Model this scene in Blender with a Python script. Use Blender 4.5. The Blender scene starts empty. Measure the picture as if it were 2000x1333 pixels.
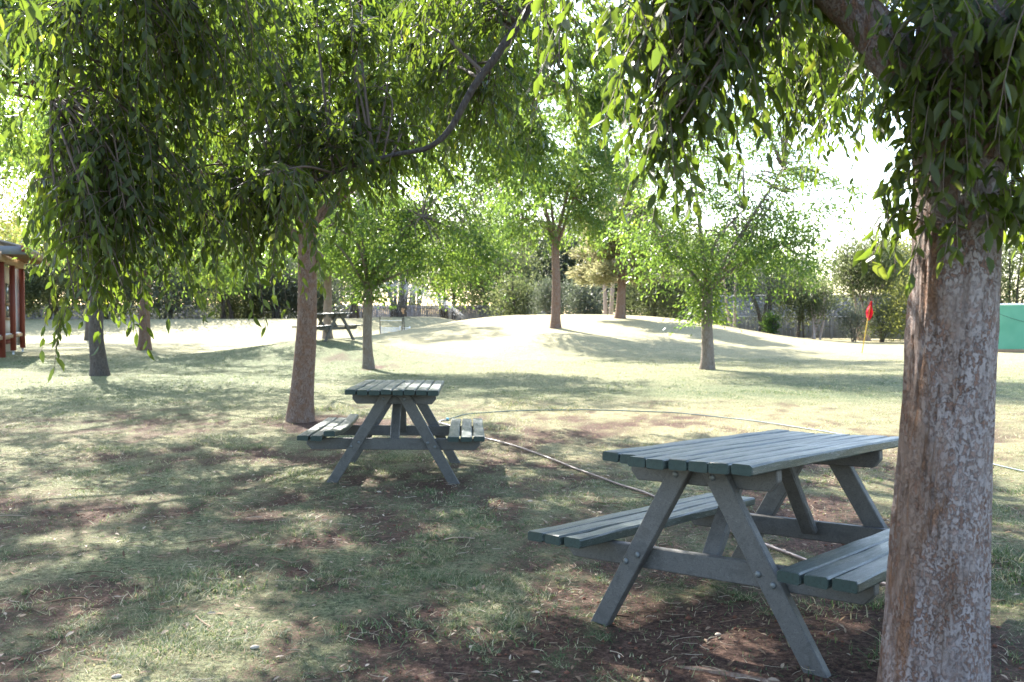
import bpy, bmesh, math
import numpy as np
from mathutils import Matrix, Vector

# ------------------------------------------------------------------ camera, sky, sun, exposure
scene = bpy.context.scene
COL = scene.collection
F, CX, CY, CAMZ, PITCH = 1783.0, 1000.0, 666.5, 1.484, 0.03056
cam_d = bpy.data.cameras.new('camera')
cam = bpy.data.objects.new('camera', cam_d)
COL.objects.link(cam)
cam.location = (0, 0, CAMZ)
cam.rotation_euler = (math.pi / 2 - PITCH, 0, 0)
cam_d.sensor_width = 36
cam_d.lens = 36 * F / 2000
cam_d.clip_start = 0.05
cam_d.clip_end = 2000
cam_d.dof.use_dof = True
cam_d.dof.focus_distance = 4.6
cam_d.dof.aperture_fstop = 5.0
scene.camera = cam

SUN_EL, SUN_AZ = math.radians(38), math.radians(-26)      # azimuth from +Y towards +X
sun_dir = Vector((math.sin(SUN_AZ) * math.cos(SUN_EL), math.cos(SUN_AZ) * math.cos(SUN_EL), math.sin(SUN_EL)))
world = bpy.data.worlds.new('World')
scene.world = world
world.use_nodes = True
wn = world.node_tree
wn.nodes.clear()
sky = wn.nodes.new('ShaderNodeTexSky')
sky.sky_type = 'NISHITA'
sky.sun_disc = False
sky.sun_elevation = SUN_EL
sky.sun_rotation = SUN_AZ
sky.air_density = 1.0
sky.dust_density = 1.3
sky.ozone_density = 0.8
bg = wn.nodes.new('ShaderNodeBackground')
bg.inputs['Strength'].default_value = 0.15
wo = wn.nodes.new('ShaderNodeOutputWorld')
wn.links.new(sky.outputs[0], bg.inputs[0])
wn.links.new(bg.outputs[0], wo.inputs[0])
sun_d = bpy.data.lights.new('sun', 'SUN')
sun_d.energy = 5.0
sun_d.angle = math.radians(0.53)
sun_d.color = (1.0, 0.95, 0.86)
sun = bpy.data.objects.new('sun', sun_d)
COL.objects.link(sun)
sun.rotation_euler = (-sun_dir).to_track_quat('-Z', 'Y').to_euler()
sun.location = (-5, 10, 20)
vs = scene.view_settings
vs.view_transform = 'Standard'
vs.look = 'None'
vs.exposure = 2.42
vs.gamma = 1.0
vs.use_curve_mapping = False
scene.cycles.use_denoising = True
scene.cycles.max_bounces = 8
scene.cycles.diffuse_bounces = 4
scene.cycles.transmission_bounces = 5
scene.cycles.sample_clamp_indirect = 6.0

rng = np.random.default_rng(11)

# ------------------------------------------------------------------ helpers
def _hash(ix, iy, iz, seed):
    h = (ix.astype(np.int64) * 374761393 + iy.astype(np.int64) * 668265263 + iz.astype(np.int64) * 2147483647 + seed * 144665) & 0xffffffff
    h = ((h ^ (h >> 13)) * 1274126177) & 0xffffffff
    h = ((h ^ (h >> 16)) * 2246822519) & 0xffffffff
    return ((h ^ (h >> 15)) & 0xffff) / 65535.0

def vnoise(x, y, z=None, seed=0):
    x = np.asarray(x, float); y = np.asarray(y, float)
    z = np.zeros_like(x) if z is None else np.asarray(z, float)
    x0, y0, z0 = np.floor(x), np.floor(y), np.floor(z)
    fx, fy, fz = x - x0, y - y0, z - z0
    fx = fx * fx * (3 - 2 * fx); fy = fy * fy * (3 - 2 * fy); fz = fz * fz * (3 - 2 * fz)
    r = 0
    for dx in (0, 1):
        for dy in (0, 1):
            for dz in (0, 1):
                w = (fx if dx else 1 - fx) * (fy if dy else 1 - fy) * (fz if dz else 1 - fz)
                r = r + w * _hash(x0 + dx, y0 + dy, z0 + dz, seed)
    return r

def fbm(x, y, z=None, seed=0, octv=4):
    a, s, t = 0.5, 0, 0
    for k in range(octv):
        f = 2.03 ** k
        s = s + a * vnoise(x * f, y * f, None if z is None else z * f, seed + k)
        t += a
        a *= 0.55
    return s / t

def sstep(a, b, x):
    t = np.clip((x - a) / (b - a), 0, 1)
    return t * t * (3 - 2 * t)

T1C, T2C, T3C = (1.1136, 3.984), (-0.9746, 7.79), (-5.45, 27.0)

def H(x, y):
    x = np.asarray(x, float); y = np.asarray(y, float)
    z = 0.12 + 0.22 * np.exp(-np.clip(y, -3, 200) / 2.6)
    # grass mound with the far table
    dx = x + 5.3
    z = z + 0.58 * np.exp(-np.where(dx > 0, (dx / 2.5) ** 2, (dx / 3.6) ** 2) - ((y - 27.2) / 3.1) ** 2)
    # large bright mound, and the bank running left from it
    b = 1.30 * np.exp(-(np.abs(x - 3.0) / 8.7) ** 3) * sstep(26, 44.5, y) * (1 - 0.85 * sstep(47, 58, y))
    k = (0.86 + 0.30 * np.exp(-((x + 6) / 5) ** 2)) * (1 - sstep(-5, 1.5, x)) * sstep(48.5, 54.5, y) * (1 - 0.8 * sstep(56, 63, y))
    z = z + np.maximum(b, k)
    z = z + 0.42 * np.exp(-((x - 1.6) / 2.0) ** 2 - ((y - 31.0) / 2.2) ** 2)
    z = z + 0.14 * (1 - sstep(-13, -9, x)) * sstep(14, 22, y)
    r1 = np.hypot(x - T1C[0], y - T1C[1]); w1 = np.exp(-(r1 / 1.15) ** 4)
    z = z * (1 - w1) + w1 * (0.155 + 0.010 * (x - T1C[0]) - 0.0587 * (y - T1C[1]))
    r2 = np.hypot(x - T2C[0], y - T2C[1]); w2 = np.exp(-(r2 / 1.15) ** 4)
    z = z * (1 - w2) + w2 * (0.124 - 0.014 * (x - T2C[0]) - 0.024 * (y - T2C[1]))
    z = z + 0.030 * (fbm(x * 0.7, y * 0.7, seed=3, octv=3) - 0.5) + 0.012 * (fbm(x * 5, y * 5, seed=8, octv=3) - 0.5)
    return z

cp, sp = math.cos(PITCH), math.sin(PITCH)

def P(px, py, d):
    """world point at depth d along the pixel's ray"""
    X = (px - CX) / F; Y = -(py - CY) / F
    return np.array([X * d, d * (cp + Y * sp), CAMZ + d * (Y * cp - sp)])

def G(px, py):
    """where the pixel's ray meets the ground"""
    d = np.linspace(1.5, 90, 6000)
    X = (px - CX) / F; Y = -(py - CY) / F
    x = X * d; y = d * (cp + Y * sp); z = CAMZ + d * (Y * cp - sp)
    i = np.argmax(z <= H(x, y))
    if i == 0:
        i = 4000
    return np.array([x[i], y[i], float(H(x[i], y[i]))])

def link(o, parent=None):
    COL.objects.link(o)
    if parent is not None:
        o.parent = parent
    return o

def tag(o, label=None, cat=None, group=None, kind=None):
    if label: o['label'] = label
    if cat: o['category'] = cat
    if group: o['group'] = group
    if kind: o['kind'] = kind
    return o

def empty(name, loc, label, cat, group=None, kind=None):
    e = bpy.data.objects.new(name, None)
    e.location = [float(v) for v in loc]
    e.empty_display_size = 0.2
    link(e)
    return tag(e, label, cat, group, kind)

def mesh_np(name, verts, faces, mat, smooth=False, attrs=None):
    """faces: list of (n,k) index arrays"""
    me = bpy.data.meshes.new(name)
    verts = np.ascontiguousarray(verts, np.float32)
    me.vertices.add(len(verts))
    me.vertices.foreach_set('co', verts.ravel())
    faces = [np.asarray(f, np.int32) for f in faces if len(f)]
    loops = np.concatenate([f.ravel() for f in faces])
    tot = np.concatenate([np.full(len(f), f.shape[1], np.int32) for f in faces])
    st = np.concatenate([[0], np.cumsum(tot)[:-1]]).astype(np.int32)
    me.loops.add(len(loops)); me.loops.foreach_set('vertex_index', loops)
    me.polygons.add(len(tot))
    me.polygons.foreach_set('loop_start', st)
    me.polygons.foreach_set('loop_total', tot)
    if smooth:
        me.polygons.foreach_set('use_smooth', np.ones(len(tot), bool))
    for k, a in (attrs or {}).items():
        at = me.attributes.new(k, 'FLOAT', 'POINT')
        at.data.foreach_set('value', np.ascontiguousarray(a, np.float32))
    me.update(calc_edges=True)
    if mat is not None:
        me.materials.append(mat)
    return me

def obj(name, me, parent=None, base=None):
    """link a mesh given in world coordinates under a parent that stands (unrotated) at base"""
    o = bpy.data.objects.new(name, me)
    link(o, parent)
    if base is not None:
        o.location = [-float(v) for v in base]
    return o

class MB:
    """collects pieces of one mesh"""
    def __init__(s):
        s.v = []; s.f = {3: [], 4: []}; s.n = 0
    def add(s, v, *fs):
        v = np.asarray(v, float)
        for f in fs:
            f = np.asarray(f, np.int64)
            if len(f): s.f[f.shape[1]].append(f + s.n)
        s.v.append(v); s.n += len(v)
    def tube(s, pts, rad, seg=8, cap=True):
        v, q, c = tube(pts, rad, seg)
        s.add(v, q)
        if cap:
            pass
    def box(s, c, size, R=None):
        v = np.array([[x, y, z] for x in (-.5, .5) for y in (-.5, .5) for z in (-.5, .5)]) * np.asarray(size, float)
        if R is not None: v = v @ np.asarray(R).T
        s.add(v + np.asarray(c, float), [[0, 1, 3, 2], [4, 6, 7, 5], [0, 4, 5, 1], [2, 3, 7, 6], [0, 2, 6, 4], [1, 5, 7, 3]])
    def mesh(s, name, mat, smooth=False, attrs=None):
        return mesh_np(name, np.concatenate(s.v), [np.concatenate(s.f[k]) for k in (3, 4) if s.f[k]], mat, smooth, attrs)

def tube(pts, rad, seg=8, twist=None):
    pts = np.asarray(pts, float); rad = np.broadcast_to(np.asarray(rad, float), (len(pts),))
    t = np.gradient(pts, axis=0)
    t /= np.linalg.norm(t, axis=1)[:, None] + 1e-9
    ref = np.where((np.abs(t[:, 2]) > 0.9)[:, None], np.array([1., 0, 0]), np.array([0, 0, 1.]))
    if np.abs(t[:, 2]).mean() > 0.5: ref[:] = (1, 0, 0)
    else: ref[:] = (0.03, 0.05, 1)
    a = np.cross(t, ref); a /= np.linalg.norm(a, axis=1)[:, None] + 1e-9
    b = np.cross(t, a)
    th = np.linspace(0, 2 * np.pi, seg, endpoint=False)
    v = pts[:, None] + rad[:, None, None] * (a[:, None] * np.cos(th)[None, :, None] + b[:, None] * np.sin(th)[None, :, None])
    n = len(pts)
    i = np.arange(n - 1)[:, None] * seg; j = np.arange(seg)[None]; j2 = (j + 1) % seg
    q = np.stack([i + j, i + j2, i + seg + j2, i + seg + j], -1).reshape(-1, 4)
    return v.reshape(-1, 3), q, None

def spline(cps, n):
    """Catmull-Rom through control points"""
    c = np.asarray(cps, float)
    c = np.vstack([2 * c[0] - c[1], c, 2 * c[-1] - c[-2]])
    m = len(c) - 3
    u = np.linspace(0, m - 1e-6, n)
    i = u.astype(int); t = (u - i)[:, None]
    p0, p1, p2, p3 = c[i], c[i + 1], c[i + 2], c[i + 3]
    return 0.5 * (2 * p1 + (p2 - p0) * t + (2 * p0 - 5 * p1 + 4 * p2 - p3) * t ** 2 + (3 * p1 - p0 - 3 * p2 + p3) * t ** 3)

# ------------------------------------------------------------------ materials
class NT:
    def __init__(s, name):
        s.m = bpy.data.materials.new(name); s.m.use_nodes = True
        s.t = s.m.node_tree; s.t.nodes.clear()
        s.out = s.n('ShaderNodeOutputMaterial')
    def n(s, t, **kw):
        nd = s.t.nodes.new(t)
        for k, v in kw.items(): setattr(nd, k, v)
        return nd
    def l(s, a, b): s.t.links.new(a, b)
    def coord(s, scale=(1, 1, 1), src='Object'):
        tc = s.n('ShaderNodeTexCoord'); mp = s.n('ShaderNodeMapping'); mp.inputs['Scale'].default_value = scale
        s.l(tc.outputs[src], mp.inputs[0]); return mp.outputs[0]
    def noise(s, vec, scale, detail=4, rough=.55, dist=0):
        nd = s.n('ShaderNodeTexNoise'); nd.inputs['Scale'].default_value = scale; nd.inputs['Detail'].default_value = detail
        nd.inputs['Roughness'].default_value = rough; nd.inputs['Distortion'].default_value = dist
        s.l(vec, nd.inputs['Vector']); return nd.outputs[0]
    def ramp(s, fac, stops, interp='LINEAR'):
        r = s.n('ShaderNodeValToRGB'); r.color_ramp.interpolation = interp
        e = r.color_ramp.elements
        while len(e) < len(stops): e.new(0.5)
        for k, (p, c) in enumerate(stops):
            e[k].position = p; e[k].color = (*c, 1) if len(c) == 3 else c
        s.l(fac, r.inputs[0]); return r.outputs[0]
    def mix(s, fac, a, b, mode='MIX'):
        m = s.n('ShaderNodeMix', data_type='RGBA', blend_type=mode)
        for sock, v in ((m.inputs[0], fac), (m.inputs[6], a), (m.inputs[7], b)):
            if isinstance(v, (int, float)): sock.default_value = v
            elif isinstance(v, tuple): sock.default_value = (*v, 1)
            else: s.l(v, sock)
        return m.outputs[2]
    def math(s, op, a, b=0.0, clamp=False):
        m = s.n('ShaderNodeMath', operation=op, use_clamp=clamp)
        for sock, v in ((m.inputs[0], a), (m.inputs[1], b)):
            if isinstance(v, (int, float)): sock.default_value = v
            else: s.l(v, sock)
        return m.outputs[0]
    def attr(s, name):
        a = s.n('ShaderNodeAttribute', attribute_name=name); return a.outputs['Fac']
    def bump(s, h, strength, dist):
        b = s.n('ShaderNodeBump'); b.inputs['Strength'].default_value = strength; b.inputs['Distance'].default_value = dist
        s.l(h, b.inputs['Height']); return b.outputs[0]
    def pbr(s, col, rough=.7, bump=None, spec=.5, metal=0, connect=True):
        p = s.n('ShaderNodeBsdfPrincipled')
        if isinstance(col, tuple): p.inputs['Base Color'].default_value = (*col, 1)
        else: s.l(col, p.inputs['Base Color'])
        if isinstance(rough, (int, float)): p.inputs['Roughness'].default_value = rough
        else: s.l(rough, p.inputs['Roughness'])
        p.inputs['Specular IOR Level'].default_value = spec
        p.inputs['Metallic'].default_value = metal
        if bump is not None: s.l(bump, p.inputs['Normal'])
        if connect: s.l(p.outputs[0], s.out.inputs[0])
        return p.outputs[0]

def mat_leaf(name, stops, tstops, trans=.45, rough=.42, spec=.4):
    t = NT(name)
    a = t.attr('tint')
    col = t.ramp(a, stops); tc = t.ramp(a, tstops)
    d = t.pbr(col, rough, spec=spec, connect=False)
    tr = t.n('ShaderNodeBsdfTranslucent'); t.l(tc, tr.inputs[0])
    mx = t.n('ShaderNodeMixShader'); mx.inputs[0].default_value = trans
    t.l(d, mx.inputs[1]); t.l(tr.outputs[0], mx.inputs[2]); t.l(mx.outputs[0], t.out.inputs[0])
    return t.m

def mat_ground():
    t = NT('lawn_soil')
    co = t.coord()
    bare = t.attr('bare'); dry = t.attr('dry')  # dry also holds sun and shade painted into the lawn colour
    n1 = t.noise(co, 2.2, 6, .6); n2 = t.noise(co, 34, 7, .8); n3 = t.noise(co, 150, 3, .7)
    soil = t.ramp(n2, [(.37, (.024, .012, .009)), (.5, (.080, .042, .029)), (.63, (.19, .115, .085))])
    green = t.ramp(n2, [(.39, (.022, .019, .015)), (.5, (.098, .125, .055)), (.62, (.29, .31, .17))])  # dark stop: brown thatch with the shade between blades painted in
    straw = t.ramp(n2, [(.36, (.11, .085, .045)), (.5, (.36, .31, .17)), (.63, (.60, .54, .34))])
    gm = t.math('ADD', t.math('MULTIPLY', t.math('SUBTRACT', n1, .5), 1.1), dry, True)
    gm = t.math('ADD', gm, t.math('MULTIPLY', t.math('SUBTRACT', n3, .5), .9), True)
    grass = t.mix(gm, green, straw)
    bm = t.math('ADD', bare, t.math('MULTIPLY', t.math('SUBTRACT', n2, .5), 1.1))
    bm = t.math('ADD', bm, t.math('MULTIPLY', t.math('SUBTRACT', n3, .5), .7))
    bmr = t.ramp(bm, [(.40, (0, 0, 0)), (.56, (1, 1, 1))])
    n5 = t.noise(co, 7, 4, .65)
    grass = t.mix(t.ramp(n5, [(.34, (.35, .35, .35)), (.50, (0, 0, 0))]), grass, (.13, .12, .06))
    col = t.mix(bmr, grass, soil)
    h = t.math('ADD', t.math('MULTIPLY', n2, .6), t.math('MULTIPLY', n3, .4))
    t.pbr(col, .9, t.bump(h, 1.0, .05), spec=.15)
    return t.m

def mat_bark(name, pale, dark, crack, scale=1.0, bump=.6, amt=.5):
    t = NT(name)
    co = t.coord((1, 1, .35)); co2 = t.coord()
    a = t.noise(co, 24 * scale, 6, .65, 1.5)
    b = t.noise(co2, 5 * scale, 4, .6, .4)
    c = t.noise(co, 70 * scale, 4, .7, .6)
    m = t.ramp(a, [(.5 - .12, (0, 0, 0)), (.5 + .12, (1, 1, 1))])
    col = t.mix(m, dark, pale)
    col = t.mix(t.ramp(b, [(.42, (0, 0, 0)), (.62, (amt, amt, amt))]), col, crack)
    col = t.mix(t.math('MULTIPLY', c, .5), col, tuple(x * .4 for x in dark))
    t.pbr(col, .85, t.bump(t.math('ADD', a, t.math('MULTIPLY', c, .4)), bump, .02), spec=.2)
    return t.m

def mat_elm_bark():
    """flaking bark: lilac-grey skin with rust-brown curled flakes, browner on one side"""
    t = NT('flaking_elm_bark')
    co = t.coord((1, 1, .7)); co2 = t.coord((1, 1, .25))
    n1 = t.noise(co, 88, 5, .62, .6)
    n2 = t.noise(co, 190, 5, .7, .3)
    n4 = t.noise(co, 9, 4, .6, .6)
    ridge = t.math('ABSOLUTE', t.math('SUBTRACT', n1, .5))
    # curled flakes: broken, so the lines fade in and out
    brk = t.ramp(n4, [(.40, (.25, .25, .25)), (.58, (1, 1, 1))])
    line = t.math('MULTIPLY', t.ramp(n1, [(.49, (0, 0, 0)), (.545, (1, 1, 1))]), brk)
    spot = t.ramp(n2, [(.58, (0, 0, 0)), (.66, (.75, .75, .75))])
    big = t.noise(co2, 8, 5, .65, .8)
    vert = t.noise(t.coord((1, 1, .13)), 18, 5, .65, .7)
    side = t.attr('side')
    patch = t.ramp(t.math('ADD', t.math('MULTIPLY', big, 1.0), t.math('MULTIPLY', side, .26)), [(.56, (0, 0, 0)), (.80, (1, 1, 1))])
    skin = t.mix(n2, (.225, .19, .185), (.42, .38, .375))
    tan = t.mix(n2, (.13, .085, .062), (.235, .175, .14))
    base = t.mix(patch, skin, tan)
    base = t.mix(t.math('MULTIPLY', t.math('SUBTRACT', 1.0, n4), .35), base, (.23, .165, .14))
    col = t.mix(t.math('MULTIPLY', line, .8), base, (.165, .080, .050))
    col = t.mix(spot, col, (.18, .10, .07))
    rust = t.ramp(t.math('ADD', t.math('MULTIPLY', vert, 1.0), t.math('MULTIPLY', side, .16)), [(.67, (0, 0, 0)), (.78, (.8, .8, .8))])
    col = t.mix(rust, col, t.mix(n1, (.10, .050, .030), (.25, .12, .055)))
    h = t.math('SUBTRACT', t.math('ADD', t.math('MULTIPLY', n1, .35), t.math('MULTIPLY', n2, .2)), t.math('MULTIPLY', t.math('ADD', line, rust), .5))
    t.pbr(col, .8, t.bump(h, 1.0, .03), spec=.25)
    return t.m

def mat_paint(name, base, worn, chip, rough=.5, wear=.5, axis=(1, 1, 1)):
    t = NT(name)
    co = t.coord(axis)
    geo = t.n('ShaderNodeObjectInfo')
    g = t.noise(co, 26, 6, .65, .6); b = t.noise(co, 5, 4, .6); f = t.noise(co, 90, 4, .7)
    col = t.mix(t.ramp(b, [(.35, (0, 0, 0)), (.7, (1, 1, 1))]), base, worn)
    col = t.mix(t.math('MULTIPLY', geo.outputs['Random'], .6), col, worn)
    col = t.mix(t.ramp(g, [(.55, (0, 0, 0)), (.66, (wear, wear, wear))]), col, chip)
    st = t.noise(t.coord((1, 1, 1)), 11, 5, .7, 1.2)
    col = t.mix(t.ramp(st, [(.36, (.55, .55, .55)), (.5, (0, 0, 0))]), col, tuple(x * .55 for x in base))
    col = t.mix(t.ramp(f, [(.36, (.7, .7, .7)), (.46, (0, 0, 0))]), col, tuple(x * .45 for x in base))
    r = t.ramp(b, [(.3, (rough - .1,) * 3), (.7, (rough + .15,) * 3)])
    t.pbr(col, r, t.bump(t.math('ADD', g, t.math('MULTIPLY', f, .5)), .35, .006), spec=.5)
    return t.m

def mat_plain(name, col, rough=.6, var=.25, scale=12, spec=.4, metal=0, bump=.15):
    t = NT(name)
    co = t.coord()
    n = t.noise(co, scale, 5, .6)
    c = t.mix(n, tuple(x * (1 - var) for x in col), tuple(min(1, x * (1 + var)) for x in col))
    t.pbr(c, rough, t.bump(n, bump, .01), spec=spec, metal=metal)
    return t.m

M = {}
M['ground'] = mat_ground()
M['elm'] = mat_elm_bark()
M['bark_red'] = mat_bark('red_brown_bark', (.31, .235, .20), (.125, .075, .05), (.20, .10, .052), 2.2, 1.0, .6)
M['bark_grey'] = mat_bark('grey_bark', (.27, .235, .205), (.14, .108, .085), (.18, .12, .08), 1.3, .7, .4)
M['bark_dark'] = mat_bark('dark_bark', (.13, .115, .105), (.055, .045, .042), (.09, .065, .05), 1.2, .9, .4)
M['bark_pink'] = mat_bark('pink_bark', (.50, .41, .37), (.36, .27, .24), (.45, .33, .28), .8, .3, .4)
M['twig'] = mat_plain('twig_bark', (.095, .066, .048), .8, .4, 40)
M['leaf_near'] = mat_leaf('elm_leaf', [(0, (.020, .027, .005)), (.6, (.041, .052, .009)), (1, (.09, .10, .018))],
                          [(0, (.09, .15, .015)), (.6, (.18, .26, .024)), (1, (.38, .41, .04))], .45, .44, .35)
M['leaf_mid'] = mat_leaf('elm_leaf_small', [(0, (.028, .056, .018)), (.6, (.052, .092, .026)), (1, (.11, .145, .038))],
                         [(0, (.10, .19, .03)), (.6, (.21, .32, .045)), (1, (.42, .47, .07))], .52, .36, .5)
M['leaf_olive'] = mat_leaf('olive_leaf', [(0, (.030, .042, .022)), (.6, (.068, .085, .042)), (1, (.13, .14, .07))],
                           [(0, (.09, .12, .045)), (.6, (.19, .22, .08)), (1, (.36, .36, .13))], .5, .5)
M['leaf_grey'] = mat_leaf('grey_green_leaf', [(0, (.035, .045, .038)), (.6, (.075, .09, .07)), (1, (.13, .145, .10))],
                          [(0, (.08, .10, .06)), (.6, (.15, .18, .10)), (1, (.26, .28, .15))], .35, .5)
M['leaf_yellow'] = mat_leaf('yellow_green_leaf', [(0, (.07, .085, .025)), (.6, (.14, .155, .045)), (1, (.24, .23, .08))],
                            [(0, (.22, .25, .05)), (.6, (.38, .38, .09)), (1, (.5, .46, .16))], .45, .5)
M['needle'] = mat_leaf('pale_pine_needle', [(0, (.09, .105, .05)), (.6, (.18, .19, .10)), (1, (.30, .28, .16))],
                       [(0, (.20, .22, .09)), (.6, (.36, .36, .17)), (1, (.5, .45, .25))], .45, .5)
M['grass'] = mat_leaf('grass_blade', [(0, (.050, .078, .040)), (.45, (.125, .160, .082)), (.7, (.26, .25, .145)), (1, (.52, .45, .29))],
                      [(0, (.10, .17, .04)), (.45, (.20, .27, .08)), (.7, (.33, .31, .13)), (1, (.48, .40, .22))], .35, .6, .2)
M['litter'] = mat_leaf('dry_litter', [(0, (.07, .04, .026)), (.5, (.22, .14, .085)), (1, (.50, .41, .31))],
                       [(0, (.06, .03, .02)), (.5, (.16, .10, .05)), (1, (.3, .24, .16))], .15, .8, .2)
M['deck'] = mat_paint('worn_green_paint', (.014, .029, .024), (.036, .052, .046), (.17, .18, .185), .38, .65, (6, .8, 6))
M['deck_end'] = mat_paint('green_paint', (.008, .024, .018), (.013, .031, .024), (.03, .045, .038), .6, .2)
M['frame'] = mat_paint('faded_frame_paint', (.066, .063, .058), (.092, .087, .079), (.14, .135, .125), .62, .4, (2, 2, 2))
M['bolt'] = mat_plain('painted_bolt', (.12, .13, .13), .5, .3, 60, .5, .3)
M['hose_blue'] = mat_plain('blue_hose', (.045, .095, .10), .45, .25, 8)
M['hose_fit'] = mat_plain('cyan_fitting', (.05, .36, .46), .4, .1, 8)
M['hose_pale'] = mat_plain('pale_pipe', (.42, .37, .33), .6, .25, 6)
M['pipe'] = mat_plain('brown_poly_pipe', (.15, .105, .095), .42, .35, 5, .5)
M['stone'] = mat_plain('pale_stone', (.36, .30, .23), .8, .2, 20)
M['redpost'] = mat_plain('red_oxide_paint', (.20, .047, .030), .55, .2, 6)
M['weatherboard'] = mat_plain('cream_board', (.50, .43, .35), .7, .12, 5)
M['timber'] = mat_plain('bare_timber', (.30, .19, .105), .7, .3, 9)
M['fascia'] = mat_plain('grey_fascia', (.20, .20, .21), .6, .2, 6)
M['glass'] = mat_plain('window_glass', (.03, .04, .045), .06, .1, 2, .8, 0, 0)
M['white'] = mat_plain('white_paint', (.72, .74, .78), .55, .08, 8)
M['roof'] = mat_plain('roof_sheet', (.34, .30, .29), .5, .15, 5)
M['fence_metal'] = mat_plain('grey_sheet_fence', (.22, .23, .27), .55, .12, 1.5)
M['fence_cap'] = mat_plain('pale_fence_cap', (.55, .55, .57), .5, .1, 3)
M['fence_wood'] = mat_plain('weathered_paling', (.27, .245, .25), .85, .25, 4)
M['shade'] = mat_leaf('green_shade_mesh', [(0, (.11, .27, .215)), (1, (.16, .33, .27))], [(0, (.13, .29, .23)), (1, (.18, .34, .28))], .5, .7, .2)
M['steel'] = mat_plain('galvanised_steel', (.5, .5, .5), .45, .1, 20, .5, .6)
M['flag'] = mat_leaf('red_flag_cloth', [(0, (.55, .012, .035)), (1, (.65, .03, .06))], [(0, (.6, .015, .04)), (1, (.7, .03, .06))], .45, .6, .2)
M['flagpole'] = mat_plain('yellow_pole', (.52, .33, .04), .5, .15, 10)
M['black'] = mat_plain('black_metal', (.022, .020, .022), .55, .2, 20)
M['mulch'] = mat_plain('bark_mulch', (.15, .075, .055), .95, .45, 6, .1)
def mat_spray():
    t = NT('water_droplets')
    d = t.n('ShaderNodeBsdfDiffuse'); d.inputs[0].default_value = (.9, .92, .95, 1)
    tr = t.n('ShaderNodeBsdfTranslucent'); tr.inputs[0].default_value = (.95, .96, 1, 1)
    mx = t.n('ShaderNodeMixShader'); mx.inputs[0].default_value = .6
    t.l(d.outputs[0], mx.inputs[1]); t.l(tr.outputs[0], mx.inputs[2]); t.l(mx.outputs[0], t.out.inputs[0])
    return t.m
M['spray'] = mat_spray()

# ------------------------------------------------------------------ ground
def bare_mask(x, y):
    b = 0.46 * fbm(x * .95, y * .8, seed=21, octv=4) + .54 * fbm(x * 5.5, y * 3.2, seed=27, octv=4) - .055
    def blob(cx, cy, r, a): return a * np.exp(-((x - cx) ** 2 + (y - cy) ** 2) / r ** 2)
    b = b + blob(1.15, 3.5, .75, .30) + blob(1.6, 2.7, .6, .18) + blob(.1, 6.0, .8, .12) + blob(-.9, 7.3, .8, .04)
    g = G585
    b = b + blob(g[0] + .2, g[1] - .4, .9, .20) + blob(g[0] - 1.6, g[1] - .6, .9, .12)
    b = b + blob(-.4, 3.6, .6, .08) + blob(-1.3, 4.4, .5, .06)
    g = G720
    b = b + blob(g[0] + .3, g[1] + .1, .9, .35) + blob(g[0] - 1.3, g[1] + 2.0, .9, .3)
    b = b - .30 * sstep(10, 17, y)
    return np.clip(b, 0, 1)

def dry_light_mask(x, y):  # lawn dryness, plus sunlit and shaded areas painted into the colour
    d = .24 + .34 * (fbm(x * .35, y * .35, seed=33, octv=3) - .5)
    d = d + .50 * sstep(11, 26, y) * sstep(-7, 0, x) + .35 * sstep(24, 40, y) + .12 * (1 - sstep(-4, -1, x)) * sstep(3, 7, y)
    d = d - .46 * np.exp(-((x - 7) / 6) ** 2 - ((y - 16) / 3) ** 2) - .34 * np.exp(-((x + 4) / 4) ** 2 - ((y - 24) / 3.5) ** 2) - .30 * np.exp(-((x - 5) / 5) ** 2 - ((y - 26) / 4) ** 2)  # greener patches painted where tree shade falls on lawn and mound
    d = d + .42 * sstep(6.0, 9.5, y) * sstep(-1.5, 1.0, x) * (1 - sstep(13, 16, y))  # paler strip painted where the lawn lies in full sun
    d = d - .26 * np.exp(-((x + 8) / 5) ** 2 - ((y - 20) / 7) ** 2) - .22 * np.exp(-((x + 3.5) / 4) ** 2 - ((y - 20) / 5) ** 2) - .18 * np.exp(-((x - 6) / 6) ** 2 - ((y - 24) / 6) ** 2)  # more green put into the colour of shaded lawn areas
    return np.clip(d, 0, 1)

G585 = G(586, 822); G720 = G(720, 720)

def axis(lo, hi, step, far_lo, far_hi, g=1.09):
    a = list(np.arange(lo, hi + 1e-6, step))
    s = step
    while a[-1] < far_hi:
        s *= g; a.append(a[-1] + s)
    s = step; pre = []
    x = lo
    while x > far_lo:
        s *= g; x -= s; pre.append(x)
    return np.array(pre[::-1] + a)

xs = axis(-4, 4, .065, -260, 260, 1.06)
ys = axis(2.4, 11, .065, -30, 60, 1.05)
ys = np.concatenate([ys, ys[-1] + np.cumsum(2.2 * 1.25 ** np.arange(20))])
XX, YY = np.meshgrid(xs, ys, indexing='ij')
ZZ = H(XX, YY)
BM, DM = bare_mask(XX, YY), dry_light_mask(XX, YY)
ZZ = ZZ - .012 * sstep(.42, .62, BM) * (YY < 14)
nx, ny = XX.shape
ii = np.arange(nx - 1)[:, None] * ny; jj = np.arange(ny - 1)[None]
gq = np.stack([ii + jj, ii + ny + jj, ii + ny + jj + 1, ii + jj + 1], -1).reshape(-1, 4)
gm = mesh_np('ground', np.stack([XX, YY, ZZ], -1).reshape(-1, 3), [gq], M['ground'], True, {'bare': BM.ravel(), 'dry': DM.ravel()})
tag(obj('ground', gm), 'sun-bleached lawn worn through to red earth, rising to low mounds', 'lawn', kind='structure')

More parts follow.
